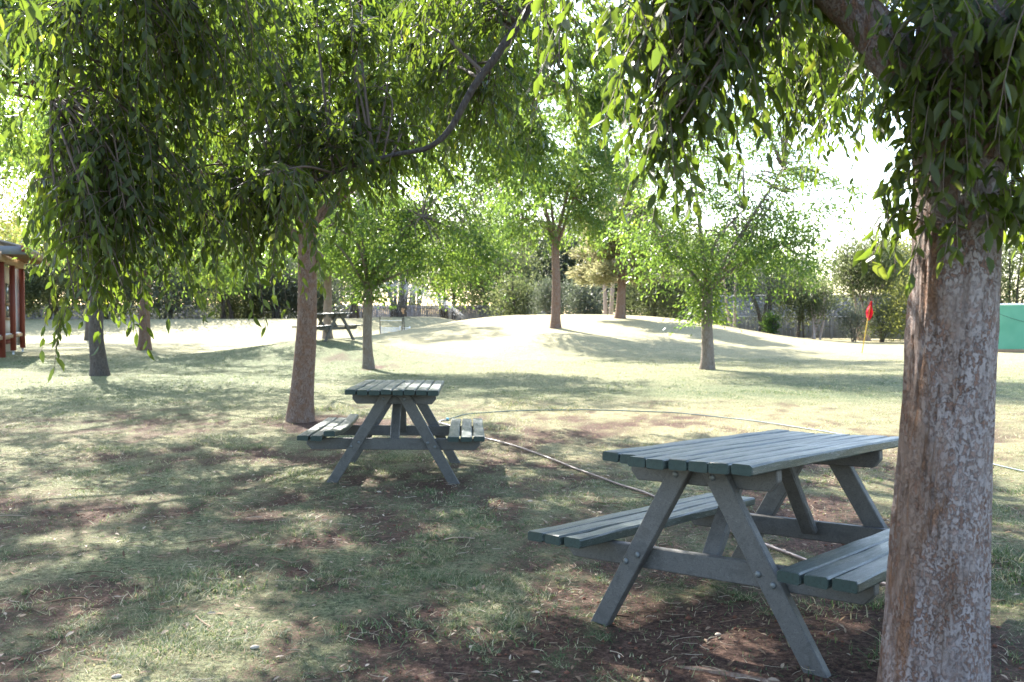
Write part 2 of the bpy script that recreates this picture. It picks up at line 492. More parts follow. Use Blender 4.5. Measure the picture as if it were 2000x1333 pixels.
# ------------------------------------------------------------------ leaves
LEAF8 = np.array([[0, 0, 0], [0, .36, -.025], [0, .70, -.03], [.015, 1, -.09],
                  [-.165, .30, .05], [-.145, .64, .04], [.165, .30, .05], [.145, .64, .04]])
L8T = np.array([[0, 1, 4], [0, 6, 1], [5, 2, 3], [2, 7, 3]]); L8Q = np.array([[4, 1, 2, 5], [1, 6, 7, 2]])
LEAF4 = np.array([[0, 0, 0], [-.21, .48, .05], [0, 1, -.06], [.21, .48, .05]])
L4T = np.array([[0, 2, 1], [0, 3, 2]])

def unit(v): return v / (np.linalg.norm(v, axis=-1, keepdims=True) + 1e-9)

def frames(axis_, rnd):
    """columns: side, axis, normal"""
    y = unit(axis_); n = unit(rnd - y * np.sum(rnd * y, -1, keepdims=True)); x = np.cross(y, n)
    return np.stack([x, y, n], -1)

def leaf_mesh(name, pos, fr, size, tint, mat, hi):
    base = LEAF8 if hi else LEAF4
    v = pos[:, None] + size[:, None, None] * np.einsum('nij,kj->nki', fr, base)
    k = len(base); off = (np.arange(len(pos)) * k)[:, None, None]
    fs = [(L8T[None] + off).reshape(-1, 3), (L8Q[None] + off).reshape(-1, 4)] if hi else [(L4T[None] + off).reshape(-1, 3)]
    return mesh_np(name, v.reshape(-1, 3), fs, mat, False, {'tint': np.repeat(tint, k)})

def sprays(o, d, L, droop, spacing, rg):
    """leafy twigs: origins (n,3), start directions, lengths -> twig polylines and leaf positions/axes"""
    paths, lp, la = [], [], []
    for a, b, l, dr in zip(o, unit(d), L, droop):
        t = np.linspace(0, 1, 7)[:, None]
        wob = rg.normal(0, .03, 3)
        pth = a + b * (t * l * (1 - .35 * dr * t)) + np.array([0, 0, -1.]) * (t ** 2 * l * dr) + wob * np.sin(t * 3) * l
        paths.append(pth)
        n = max(4, int(l / spacing))
        tt = (np.arange(n) + rg.uniform(.2, .8, n)) / n * .97 + .05
        idx = np.clip(tt * 6, 0, 5.999); i = idx.astype(int); f = (idx - i)[:, None]
        p = pth[i] * (1 - f) + pth[i + 1] * f
        tan = unit(pth[i + 1] - pth[i])
        side = unit(np.cross(tan, np.array([0, 0, 1.]) + rg.normal(0, .3, 3)))
        sg = np.where(np.arange(n) % 2 == 0, 1., -1.)[:, None]
        ax = .55 * tan + .62 * sg * side + np.array([0, 0, -.62]) + rg.normal(0, .26, (n, 3))
        lp.append(p); la.append(ax)
    return paths, np.concatenate(lp), np.concatenate(la)

# ------------------------------------------------------------------ the big tree at the right
def big_tree():
    rg = np.random.default_rng(5)
    bx, by = 1.275, 2.74
    base = np.array([bx, by, float(H(bx, by))])
    root = empty('shade_tree', base, 'large shade tree with flaking grey and rust bark in the right foreground', 'tree', 'shade trees on the lawn')
    # trunk: a dense lathe with flare and relief
    n_t, n_h = 150, 300
    zz = np.linspace(-.12, 2.42, n_h)
    cxp = np.interp(zz, [-.1, .1, .45, 1.0, 1.5, 2.12], [.0, .005, .02, .045, .065, .075])
    cyp = .02 * np.sin(zz * 1.3)
    r = np.interp(zz, [-.12, 0, .12, .35, .8, 1.3, 1.7, 1.95, 2.12, 2.25, 2.36, 2.42], [.20, .175, .155, .141, .130, .122, .126, .142, .142, .115, .06, .002])
    th = np.linspace(0, 2 * np.pi, n_t, endpoint=False)
    TH, ZT = np.meshgrid(th, zz)
    cx_, sx_ = np.cos(TH), np.sin(TH)
    rr = r[:, None] * (1 + .05 * np.sin(TH * 3 + 1 + ZT * .8) + .035 * np.sin(TH * 5 + 2.2 - ZT))
    rr = rr + .028 * np.exp(-np.clip(ZT, 0, 9) / .13) * np.maximum(0, np.sin(TH * 4 + .7)) ** 2
    pl = fbm(cx_ * 3.6, sx_ * 3.6, ZT * 3.2, seed=41, octv=4); rid = np.abs(fbm(cx_ * 6, sx_ * 6, ZT * 4.5, seed=51, octv=3) - .5)
    rr = rr + .006 * np.clip(.36 - .75 * cx_, 0.1, 1) * (2 * fbm(cx_ * 11, sx_ * 11, ZT * 2.2, seed=77, octv=3) - 1)
    rr = rr + .016 * (pl - .5) - .007 * np.exp(-(rid / .03) ** 2) + .004 * (fbm(cx_ * 14, sx_ * 14, ZT * 12, seed=61, octv=2) - .5)
    v = np.stack([base[0] + cxp[:, None] + rr * cx_, base[1] + cyp[:, None] + rr * sx_, base[2] + ZT], -1).reshape(-1, 3)
    i = np.arange(n_h - 1)[:, None] * n_t; j = np.arange(n_t)[None]; j2 = (j + 1) % n_t
    q = np.stack([i + j, i + j2, i + n_t + j2, i + n_t + j], -1).reshape(-1, 4)
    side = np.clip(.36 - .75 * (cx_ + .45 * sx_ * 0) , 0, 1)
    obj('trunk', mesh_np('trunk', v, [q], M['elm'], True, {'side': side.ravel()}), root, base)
    # surface roots
    for pts, r0 in (([(bx - .05, by + .1), (bx - .22, by + .32), (bx - .42, by + .48), (bx - .66, by + .62)], .030),
                    ([(bx - .1, by - .02), (bx - .33, by + .10), (bx - .55, by + .12), (bx - .75, by + .22)], .026)):
        s = spline([(x, y, 0) for x, y in pts], 24)
        s[:, 2] = H(s[:, 0], s[:, 1]) - .004 + .010 * np.sin(np.linspace(0, 9, 24)) - np.linspace(0, .022, 24)
        rad = np.linspace(r0, .012, 24)
        vv, qq, _ = tube(s, rad, 9)
        obj('surface_root', mesh_np('surface_root', vv, [qq], M['litter_root'], True), root, base)
    fork = base + np.array([.075, 0, 1.92])
    limbs = [
        ([fork - (0, 0, .25), fork + (-.03, 0, .05), P(1755, 120, 2.74), P(1660, 10, 2.82), (.62, 3.1, 2.98), (-.25, 3.7, 3.75), (-1.3, 4.5, 4.2), (-2.6, 5.2, 4.25)], .098, .022),
        ([fork - (0, 0, .2), fork + (.05, .02, .15), P(1915, 120, 2.75), P(1962, 0, 2.8), (1.78, 3.0, 3.3), (2.1, 3.3, 4.4), (2.3, 3.6, 5.4)], .118, .03),
        ([(.62, 3.1, 2.98), (.5, 4.0, 3.65), (.30, 4.8, 3.55), P(1040, 0, 5), P(975, 100, 5), P(925, 170, 5), P(880, 250, 5), P(835, 288, 5), P(760, 303, 5.05), P(650, 340, 5.1), P(560, 390, 5.2)], .034, .006),
        ([(-.25, 3.7, 3.75), (-.9, 3.0, 3.7), (-1.5, 2.5, 3.2), (-1.75, 2.3, 2.7)], .028, .008),
        ([(1.78, 3.0, 3.3), (2.0, 4.2, 3.9), (2.1, 5.4, 3.9), (1.8, 6.2, 3.6)], .04, .01),
        ([(-.25, 3.7, 3.75), (-1.2, 3.9, 3.6), (-1.9, 4.2, 3.1), (-2.2, 4.4, 2.5)], .03, .008),
        ([(2.1, 3.3, 4.4), (.8, 2.0, 4.8), (-.8, 1.0, 4.9), (-2, .2, 4.6)], .05, .015),
        ([fork + (.04, .0, .1), P(1985, 150, 2.6), (1.95, 2.4, 2.9), (2.6, 2.0, 3.6)], .085, .03),
    ]
    lpts = []
    for li, (cps, r0, r1) in enumerate(limbs):
        s = spline(cps, 60)
        s = s + (fbm(s * 3, s[:, [1, 2, 0]] * 3, seed=9, octv=2) - .5) * .02
        vv, qq, _ = tube(s, np.linspace(r0, r1, 60) ** 1.0, 14)
        me = mesh_np('limb', vv, [qq], M['bark_dark'] if li in (2, 3, 5) else M['elm'], True, {'side': np.full(len(vv), .9)})
        obj('limb', me, root, base)
        lpts.append(s[12:])
    LP = np.concatenate(lpts)
    # regions of foliage: pixel ellipse, depth range, number of branchlets, sprays on each, spray length
    reg = [
        (390, 20, 200, 90, 4.2, 6.0, 22, 11, .42), (370, 180, 150, 100, 4.2, 5.6, 19, 11, .42),
        (390, 330, 150, 70, 4.2, 5.2, 16, 11, .42), (290, 430, 90, 40, 4.0, 4.8, 6, 10, .38), (450, 400, 80, 45, 4.3, 5.2, 7, 10, .38),
        (210, 505, 45, 35, 3.9, 4.4, 4, 8, .30), (150, 585, 16, 20, 3.9, 4.2, 2, 7, .26), (240, 560, 40, 15, 4.0, 4.4, 2, 8, .28), (205, 450, 40, 30, 4.0, 4.4, 3, 9, .32), (270, 520, 50, 25, 4.0, 4.5, 2, 8, .30),
        (140, 395, 50, 14, 4.0, 4.6, 1, 7, .30),
        (120, -10, 90, 50, 3.4, 4.6, 4, 9, .36), (610, 40, 100, 90, 4.6, 6.0, 9, 11, .42),
        (820, 20, 190, 80, 5.2, 7.0, 15, 11, .45), (790, 160, 160, 70, 5.2, 7.0, 12, 11, .42), (680, 280, 120, 50, 5.0, 6.2, 9, 11, .42), (930, 220, 70, 60, 5.6, 6.6, 4, 10, .4),
        (560, 240, 70, 80, 4.8, 6.0, 5, 10, .42),
        (1290, -30, 170, 45, 2.6, 3.3, 10, 9, .34), (1300, 70, 80, 50, 2.6, 3.0, 5, 10, .30), (1275, 190, 40, 45, 2.6, 2.8, 4, 9, .26), (1390, 30, 60, 40, 2.7, 3.4, 3, 9, .32), (1290, 240, 50, 50, 2.6, 2.9, 4, 9, .28), (1240, 130, 40, 50, 2.7, 3.0, 3, 9, .30), (230, 470, 90, 50, 4.0, 4.6, 5, 9, .36),
        (1100, 20, 50, 40, 3.2, 4.0, 2, 9, .34), (1085, 130, 30, 40, 4.4, 5.2, 2, 10, .40), (1500, -20, 80, 30, 2.7, 3.4, 3, 8, .28),
        (1600, 40, 110, 50, 5.2, 6.6, 8, 11, .42), (1580, 140, 100, 60, 5.4, 6.6, 11, 11, .42), (1610, 215, 80, 40, 5.6, 6.4, 6, 11, .38), (1285, 300, 35, 30, 2.6, 2.8, 3, 9, .22), (1480, 120, 60, 60, 4.2, 5.2, 5, 10, .38), (1670, 150, 45, 60, 4.6, 5.2, 5, 11, .38),
        (10, 10, 40, 40, 2.25, 2.5, 2, 7, .26), (1975, 60, 45, 80, 2.35, 2.8, 7, 9, .30), (1780, -130, 230, 50, 2.6, 3.6, 16, 10, .36), (1880, -60, 60, 30, 2.3, 2.6, 3, 8, .26),
    ]
    tw = MB(); PL, AX = [], []
    def branchlet(T, nsp, L, sag=.12):
        k = np.argmin(np.linalg.norm((LP - T) * (1, 1, .8) - (0, 0, .15), axis=1))
        A = LP[k]
        mid = (A + T) / 2 + (0, 0, sag * np.linalg.norm(T - A)) + rg.normal(0, .05, 3)
        s = spline([A, mid, T], 16)
        ln = np.linalg.norm(T - A)
        tw.tube(s, np.linspace(.004 + .006 * min(ln, 2), .003, 16), 5)
        m = nsp
        u = rg.uniform(max(0, 1 - .55 / max(ln, .3)), 1, m)
        i = np.clip((u * 15).astype(int), 0, 14)
        o = s[i]; tan = unit(s[i + 1] - s[i])
        d = tan * .5 + rg.normal(0, .62, (m, 3)) * (1, 1, .55)
        pa, lp, la = sprays(o, d, L * rg.uniform(.65, 1.25, m), rg.uniform(.45, .95, m), .0265, rg)
        for p in pa: tw.tube(p, np.linspace(.0028, .0011, 7), 3)
        PL.append(lp); AX.append(la)
    for (px, py, rx, ry, d0, d1, n, nsp, L) in reg:
        for _ in range(n):
            a, q_ = rg.uniform(0, 2 * np.pi), math.sqrt(rg.uniform(0, 1))
            branchlet(P(px + rx * q_ * math.cos(a), py + ry * q_ * math.sin(a), rg.uniform(d0, d1)), nsp, L)
    # crown above the frame
    for _ in range(85):
        x, y = rg.uniform(-3.6, 3.2), rg.uniform(-1.2, 7.5)
        z = CAMZ + max(.38 * y, .5) + rg.uniform(.35, 2.0) + .4
        branchlet(np.array([x, y, z]), 9, .45)
    # shoots straight off the trunk
    o = []
    for _ in range(170):
        z = rg.uniform(1.53, 2.10); a = rg.uniform(math.pi * .95, math.pi * 2.15)
        rr0 = .12
        o.append((base[0] + .065 + rr0 * math.cos(a), base[1] + rr0 * math.sin(a), base[2] + z, math.cos(a), math.sin(a)))
    o = np.array(o)
    d = np.stack([o[:, 3], o[:, 4] * .8, rg.uniform(-.1, .9, len(o))], -1)
    pa, lp, la = sprays(o[:, :3], d, rg.uniform(.12, .27, len(o)), rg.uniform(.7, 1.1, len(o)), .026, rg)
    for p in pa: tw.tube(p, np.linspace(.003, .0012, 7), 3)
    PL.append(lp); AX.append(la)
    obj('twigs', tw.mesh('twigs', M['twig']), root, base)['kind'] = 'stuff'
    PL = np.concatenate(PL); AX = np.concatenate(AX)
    n = len(PL)
    rn = rg.normal(0, 1, (n, 3)) + np.array([0, -.4, .9])
    fr = frames(AX, rn)
    size = rg.uniform(.046, .080, n)
    fr[:, :, 2] *= rg.uniform(-.4, 2.6, (n, 1))
    fr[:, :, 0] *= rg.uniform(.8, 1.25, (n, 1))
    tint = np.clip(.15 + .55 * fbm(PL[:, 0] * 2.5, PL[:, 1] * 2.5, PL[:, 2] * 2.5, seed=71, octv=2) + rg.normal(0, .13, n), 0, 1)
    yel = rg.random(n) < .012; tint[yel] = 1
    # the largest leaves in view are pieces of their own
    X = PL + fr[:, :, 1] * size[:, None] * .5
    dd = X[:, 1] * cp - (X[:, 2] - CAMZ) * sp
    pu = CX + F * X[:, 0] / np.maximum(dd, .1)
    pv = CY - F * (X[:, 1] * sp + (X[:, 2] - CAMZ) * cp) / np.maximum(dd, .1)
    inv = (dd > 1) & (pu > 10) & (pu < 1990) & (pv > 10) & (pv < 1320)
    # hidden leaves behind nearer ones are poor choices: keep the nearest in each small cell
    cell = (pu // 22).astype(int) * 1000 + (pv // 26).astype(int)
    order = np.argsort(dd)
    seen, pick = set(), []
    for k in order:
        if not inv[k] or cell[k] in seen: continue
        seen.add(cell[k]); pick.append(k)
        if len(pick) == 300: break
    pick = np.array(pick)
    lm = []
    for q_ in range(5):
        lm.append(mesh_np('leaf', LEAF8, [L8T, L8Q], M['leaf_near'], False, {'tint': np.full(8, .2 + .16 * q_)}))
    for k in pick:
        o_ = bpy.data.objects.new('leaf', lm[int(np.clip((tint[k] - .12) / .16, 0, 4))])
        link(o_, root)
        R = fr[k] * size[k]
        m4 = np.eye(4); m4[:3, :3] = R; m4[:3, 3] = PL[k] - base
        o_.matrix_basis = Matrix(m4.tolist())
    keep = np.ones(n, bool); keep[pick] = False
    # leaves not picked above stay together in one mesh
    f = obj('foliage', leaf_mesh('foliage', PL[keep], fr[keep], size[keep], tint[keep], M['leaf_near'], True), root, base)
    f['kind'] = 'stuff'
    print('big tree leaves', n)
M['litter_root'] = mat_bark('root_bark', (.30, .22, .17), (.17, .10, .07), (.2, .11, .07), 1.5, .5, .5)

# ------------------------------------------------------------------ other trees
def make_tree(name, label, cat, base, r0, fork_h, ells, n_clump, per, leaf, mat, bark, seed, lean=(0, 0), n_limb=5, sig=.34,
              group=None, droop=.6, r_top=.75, stems=None, skirt=None, limb_r=.5, flare=1.35, twig_seg=4, trunk_amp=.03, limb_len=.72):
    rg = np.random.default_rng(seed)
    base = np.asarray(base, float)
    root = empty(name, base, label, cat, group)
    top = base + np.array([lean[0], lean[1], fork_h])
    t = np.linspace(0, 1, 16)[:, None]
    s = base - (0, 0, .1) + (top - base + (0, 0, .1)) * t
    s[:, :2] += np.stack([np.sin(t[:, 0] * 4 + seed), np.cos(t[:, 0] * 3 + seed)], -1) * trunk_amp * np.sin(t * np.pi)
    zz = s[:, 2] - base[2]
    rad = r0 * (1 + (flare - 1) * np.exp(-np.clip(zz, 0, 9) / .22)) * (1 - (1 - r_top) * t[:, 0])
    n_s = 20
    v, q, _ = tube(s, rad, n_s)
    c = np.repeat(s, n_s, axis=0)
    dv = v - c
    v = c + dv * (1 + .12 * (fbm(v[:, 0] * 9 / max(r0 * 4, .5), v[:, 1] * 9 / max(r0 * 4, .5), v[:, 2] * 2, seed=seed, octv=3) - .5)[:, None])
    obj('trunk', mesh_np('trunk', v, [q], bark, True), root, base)
    ells = [(np.asarray(c_, float), np.asarray(r_, float), w) for c_, r_, w in ells]
    w = np.array([e[2] for e in ells], float); w /= w.sum()
    # limbs
    lp = []
    for k in range(n_limb):
        e = ells[k % len(ells)]
        dirn = unit(rg.normal(0, 1, 3) * (1, 1, .5) + (0, 0, .35))
        end = base + e[0] + e[1] * dirn * limb_len
        start = top - (0, 0, rg.uniform(.02, .15) * fork_h)
        mid = start * .55 + end * .45 + np.array([0, 0, .12 * np.linalg.norm(end - start)]) + rg.normal(0, .12, 3)
        sl = spline([start - (0, 0, .12), start, mid, end], 26)
        sl = sl + (fbm(sl * 1.4, sl[:, [1, 2, 0]] * 1.4, seed=seed + k, octv=2)[:, None] if False else 0)
        lr = r0 * limb_r * rg.uniform(.7, 1.1)
        vv, qq, _ = tube(sl, np.linspace(lr, lr * .16, 26), 8)
        obj('limb', mesh_np('limb', vv, [qq], bark, True), root, base)
        lp.append(sl[6:])
    if stems: pass
    LP = np.concatenate(lp)
    mb = MB(); pos, axs = [], []
    for _ in range(n_clump):
        e = ells[rg.choice(len(ells), p=w)]
        dirn = unit(rg.normal(0, 1, 3)); rr_ = rg.uniform(.25, 1) ** .45
        c_ = base + e[0] + e[1] * dirn * rr_
        k = np.argmin(np.linalg.norm(LP - c_ - (0, 0, .3), axis=1)); A = LP[k]
        ln = np.linalg.norm(c_ - A)
        sg = spline([A, (A + c_) / 2 + (0, 0, .10 * ln) + rg.normal(0, .06, 3), c_], 7)
        mb.tube(sg, np.linspace(.012 + .010 * min(ln, 2), .005, 7), twig_seg)
        m = int(per * rg.uniform(.5, 1.5))
        dirs = unit(c_ - A)
        n_sp = 6
        spd = unit(dirs * .7 + rg.normal(0, .7, (n_sp, 3)) * (1, 1, .5))
        u = rg.uniform(0, 1, m) ** .7; wsp = rg.integers(0, n_sp, m)
        sz = sig * rg.uniform(.75, 1.3)
        p = c_ + spd[wsp] * (u * sz * 2.2)[:, None] + np.array([0, 0, -1.]) * (u ** 2 * sz * 1.7 * droop)[:, None] + rg.normal(0, sz * .24, (m, 3))
        pos.append(p)
        axs.append(spd[wsp] * .5 + np.array([0, 0, -droop]) + rg.normal(0, .45, (m, 3)))
    if skirt:   # shoots on the trunk: z range, count
        z0, z1, cnt, spread = skirt
        a = rg.uniform(0, 2 * np.pi, cnt); z = rg.uniform(z0, z1, cnt); ro = r0 + np.abs(rg.normal(0, spread, cnt))
        p = np.stack([base[0] + lean[0] * z / fork_h + ro * np.cos(a), base[1] + lean[1] * z / fork_h + ro * np.sin(a), base[2] + z - ro * .5], -1)
        pos.append(p); axs.append(np.stack([np.cos(a), np.sin(a), np.full(cnt, -.7)], -1) + rg.normal(0, .4, (cnt, 3)))
    obj('twigs', mb.mesh('twigs', bark), root, base)['kind'] = 'stuff'
    pos = np.concatenate(pos); axs = np.concatenate(axs); n = len(pos)
    ok = pos[:, 2] > base[2] + .05
    pos, axs = pos[ok], axs[ok]; n = len(pos)
    fr = frames(axs, rg.normal(0, 1, (n, 3)) + (0, -.3, .6))
    tint = np.clip(.17 + .66 * fbm(pos[:, 0] * 1.2, pos[:, 1] * 1.2, pos[:, 2] * 1.2, seed=seed + 3, octv=2) + rg.normal(0, .14, n), 0, 1)
    cr = obj('crown', leaf_mesh('crown', pos, fr, leaf * rg.uniform(.7, 1.25, n), tint, mat, False), root, base)
    cr['kind'] = 'stuff'
    return root

def lawn_trees():
    gl = 'shade trees on the lawn'
    b = G585
    make_tree('shade_tree', 'reddish-barked tree behind the middle picnic table', 'tree', b, .145, 2.55,
              [((.2, 0, 4.2), (3.6, 3.6, .9), 3), ((-.8, -1.2, 4.7), (4.3, 3.9, 1.0), 3), ((1.9, 0, 4.3), (2.8, 2.8, .9), 1.8), ((-2.8, .2, 4.0), (2.4, 2.6, .8), 1.2), ((.2, 0, 6.2), (2.6, 2.6, .8), .6)],
              215, 680, .078, M['leaf_mid'], M['bark_red'], 12, lean=(.12, 0), n_limb=9, sig=.25, group=gl, limb_r=.42)
    b = G720
    make_tree('shade_tree', 'small tree on the front of the grass mound beside the far table', 'tree', b, .125, 2.15,
              [((.1, 0, 3.5), (1.5, 1.5, .9), 2), ((1.7, 0, 3.2), (1.3, 1.4, .9), 2), ((-1, 0, 3.4), (1.1, 1.3, .7), 1), ((.4, .3, 5.0), (2.3, 2.1, 1.3), 1.8), ((2.3, .2, 2.7), (.9, .9, .7), .5), ((-.2, .3, 6.6), (2.4, 2.2, 1.2), 1.2), ((2.6, .3, 4.4), (1.2, 1.4, 1.0), .8)],
              270, 125, .10, M['leaf_mid'], M['bark_grey'], 22, n_limb=7, sig=.33, group=gl, skirt=(1.75, 2.9, 1700, .24), droop=.45)
    b = G(1381, 722)
    make_tree('shade_tree', 'three-stemmed bright green tree standing in front of the large mound', 'tree', b, .155, 2.0,
              [((.2, 0, 3.3), (1.6, 1.6, 1.0), 1.8), ((1.7, 0, 3.2), (1.25, 1.4, 1.0), 1.6), ((-1.25, 0, 3.5), (.9, 1.3, 1.0), 1.0), ((.5, 0, 5.1), (2.0, 1.9, 1.1), 1.7), ((2.3, 0, 4.4), (1.3, 1.3, .8), .8), ((.8, .3, 6.6), (2.0, 1.9, 1.1), 1.1), ((-.9, .2, 5.6), (1.3, 1.5, 1.0), .7)],
              300, 115, .098, M['leaf_mid'], M['bark_grey'], 33, n_limb=6, sig=.33, group=gl, skirt=(1.3, 2.2, 1500, .28), droop=.4, limb_r=.6)
    b = G(1085, 641)
    make_tree('shade_tree', 'tall fork-trunked tree on the near face of the sunlit mound', 'tree', b, .19, 3.6,
              [((.2, 0, 7.2), (2.5, 2.4, 2.2), 2), ((-1.6, 0, 6.0), (1.6, 2, 1.5), 1), ((1.5, 0, 6.2), (1.3, 2, 1.3), .8), ((.2, 0, 9.6), (2.6, 2.4, 1.6), 1.2), ((-1.2, 0, 4.0), (1.0, 1.2, .7), .4), ((-2.4, .5, 7.6), (1.8, 2, 2), 1), ((2.3, .5, 8), (1.6, 2, 2), .8), ((1.0, 0, 4.3), (1, 1.2, .6), .3)],
              260, 170, .15, M['leaf_mid'], M['bark_red'], 44, n_limb=7, sig=.42, group=gl, limb_r=.62)
    b = G(640, 662)
    make_tree('shade_tree', 'thick-trunked tree directly behind the far picnic table', 'tree', b, .235, 3.4,
              [((0, 0, 6.2), (3.4, 3.2, 2.2), 2), ((2.4, 0, 5.6), (2.2, 2.4, 1.5), 1.2), ((-1.8, 0, 5.6), (1.8, 2.4, 1.5), 1), ((.4, 0, 9.2), (3.8, 3.4, 2.0), 1.8), ((1.6, -1.5, 4.6), (2.6, 2.0, .9), 1.2)],
              280, 190, .14, M['leaf_mid'], M['bark_grey'], 55, n_limb=8, sig=.42, group=gl)
    b = G(196, 734)
    make_tree('shade_tree', 'dark-trunked tree on the left lawn nearest the red posts', 'tree', b, .17, 2.2,
              [((.5, 0, 4.4), (2.4, 3.0, 1.2), 2), ((2.2, -1.2, 4.2), (2.4, 2.6, 1.3), 1.4), ((.2, 0, 5.4), (1.8, 2.4, 1.0), .7), ((.8, -.8, 6.2), (3.2, 3.2, 1.2), 1.2)],
              165, 170, .105, M['leaf_mid'], M['bark_dark'], 66, lean=(-.1, 0), n_limb=7, sig=.38, group=gl)
    b = G(281, 684)
    make_tree('shade_tree', 'forked brown tree on the left lawn behind the dark-trunked one', 'tree', b, .20, 2.3,
              [((.4, 0, 4.8), (3.0, 3, 1.5), 2), ((-1.6, 0, 5.4), (2.2, 2.6, 1.4), 1), ((1.8, 0, 3.6), (1.8, 2, 1.0), 1), ((.2, 0, 7.6), (3.2, 3, 1.6), 1.2)],
              160, 170, .14, M['leaf_mid'], M['bark_red'], 77, lean=(.12, 0), n_limb=7, sig=.42, group=gl)
    # open lacy tree behind the building
    b = np.array([-19.0, 41.0, float(H(-19, 41))])
    make_tree('lacy_tree', 'open lacy pale green tree behind the red-posted building', 'tree', b, .18, 4.0,
              [((0, 0, 7.5), (5.0, 3.5, 3.2), 2), ((-3, 0, 6.4), (3.2, 3, 2), 1), ((2.4, 0, 5.6), (2.4, 2.4, 1.4), .6), ((0, 0, 11.5), (5, 4, 2.2), 1.2)],
              190, 110, .17, M['leaf_yellow'], M['bark_dark'], 88, n_limb=9, sig=.5, droop=.2, limb_r=.6)

def conifer():
    b = G(1213, 622)
    rg = np.random.default_rng(91)
    root = empty('pine_tree', b, 'pale feathery pine on the crest of the sunlit mound', 'tree')
    hgt = 6.8
    s = b + np.stack([np.interp(np.linspace(0, 1, 20), [0, .3, 1], [-.05, .05, .12]), np.zeros(20), np.linspace(-.1, hgt, 20)], -1)
    v, q, _ = tube(s, np.interp(np.linspace(0, 1, 20), [0, .06, .3, 1], [.30, .21, .17, .03]), 16)
    obj('trunk', mesh_np('trunk', v, [q], M['bark_red'], True), root, b)
    mb = MB(); pos, ax = [], []
    for k in range(72):
        z = rg.uniform(1.5, hgt * .98); a = rg.uniform(0, 2 * np.pi)
        L = np.interp(z, [1.5, 2.4, 4.5, hgt], [2.1, 2.6, 1.7, .5]) * rg.uniform(.6, 1.1)
        st = b + np.array([.04, 0, z]); d = np.array([math.cos(a), math.sin(a), .12])
        sl = spline([st, st + d * L * .5, st + d * (L, L, L * .55)], 12)
        mb.tube(sl, np.linspace(.035, .008, 12), 5)
        m = int(330 * L)
        u = rg.uniform(.25, 1, m); i = np.clip((u * 11).astype(int), 0, 10)
        p = sl[i] + rg.normal(0, .15, (m, 3)) * (1, 1, .8)
        pos.append(p); ax.append(unit(sl[i + 1] - sl[i]) * .8 + rg.normal(0, .55, (m, 3)) + (0, 0, .2))
    obj('branches', mb.mesh('branches', M['bark_pink']), root, b)
    pos = np.concatenate(pos); ax = np.concatenate(ax); n = len(pos)
    fr = frames(ax, rg.normal(0, 1, (n, 3)))
    fr[:, :, 0] *= .42
    tint = np.clip(.72 + rg.normal(0, .2, n), 0, 1)
    obj('needles', leaf_mesh('needles', pos, fr, rg.uniform(.16, .30, n), tint, M['needle'], False), root, b)['kind'] = 'stuff'

def shrub(name, label, px, py, d, w, h, n, leaf, mat, bark, seed, stems=5, clear=0.0, fine=1.0, base_z=None, cat='shrub', tdir=0.35, group=None):
    rg = np.random.default_rng(seed)
    n = int(n * 1.15); leaf = leaf * 1.2
    p = P(px, py, d)
    b = np.array([p[0], p[1], float(H(p[0], p[1]))])
    root = empty(name, b, label, cat, group)
    lp = []
    for k in range(stems):
        a = rg.uniform(0, 2 * np.pi); e = b + np.array([math.cos(a) * w * .32 * rg.uniform(.4, 1), math.sin(a) * w * .3, h * rg.uniform(.7, .95)])
        st = b + np.append(rg.normal(0, .05 * w, 2), -.05)
        sl = spline([st, st * .5 + e * .5 + np.append((e - st)[:2] * -.12, 0) + rg.normal(0, .06, 3), e], 18)
        rr = max(.018, .016 * h) * rg.uniform(.8, 1.5)
        vv, qq, _ = tube(sl, np.linspace(rr, rr * .25, 18), 7)
        obj('stem', mesh_np('stem', vv, [qq], bark, True), root, b)
        lp.append(sl)
    LP = np.concatenate(lp)
    nc = max(14, n // 90)
    zmin = clear * h
    dirn = unit(rg.normal(0, 1, (nc, 3))); rr = rg.uniform(.2, 1, (nc, 1)) ** .4
    ctr = np.array([0, 0, (zmin + h) / 2]); rad = np.array([w / 2, w / 2.2, (h - zmin) / 2])
    c = b + ctr + rad * .82 * dirn * rr * rg.uniform(.8, 1.15, (nc, 1))
    mb = MB()
    for q in c:
        A = LP[np.argmin(np.linalg.norm(LP - q + (0, 0, .3), axis=1))]
        mb.tube(spline([A, (A + q) / 2 + rg.normal(0, .05, 3), q], 5), np.linspace(.014, .005, 5), 4)
    obj('twigs', mb.mesh('twigs', bark), root, b)['kind'] = 'stuff'
    k = rg.integers(0, nc, n)
    sz = min(w, h) * .15
    pos = c[k] + rg.normal(0, 1, (n, 3)) * sz * rg.uniform(.6, 1.2, (nc, 1))[k]
    ok = pos[:, 2] > b[2] + .06; pos = pos[ok]; n = len(pos)
    axs = unit(pos - b - ctr * .6) * .5 + rg.normal(0, .6, (n, 3)) + (0, 0, tdir)
    fr = frames(axs, rg.normal(0, 1, (n, 3))); fr[:, :, 0] *= fine
    tint = np.clip(.05 + .65 * fbm(pos[:, 0] * 1.6, pos[:, 1] * 1.6, pos[:, 2] * 1.6, seed=seed, octv=2) + rg.normal(0, .15, n), 0, 1)
    obj('foliage', leaf_mesh('foliage', pos, fr, leaf * rg.uniform(.7, 1.3, n), tint, mat, False), root, b)['kind'] = 'stuff'

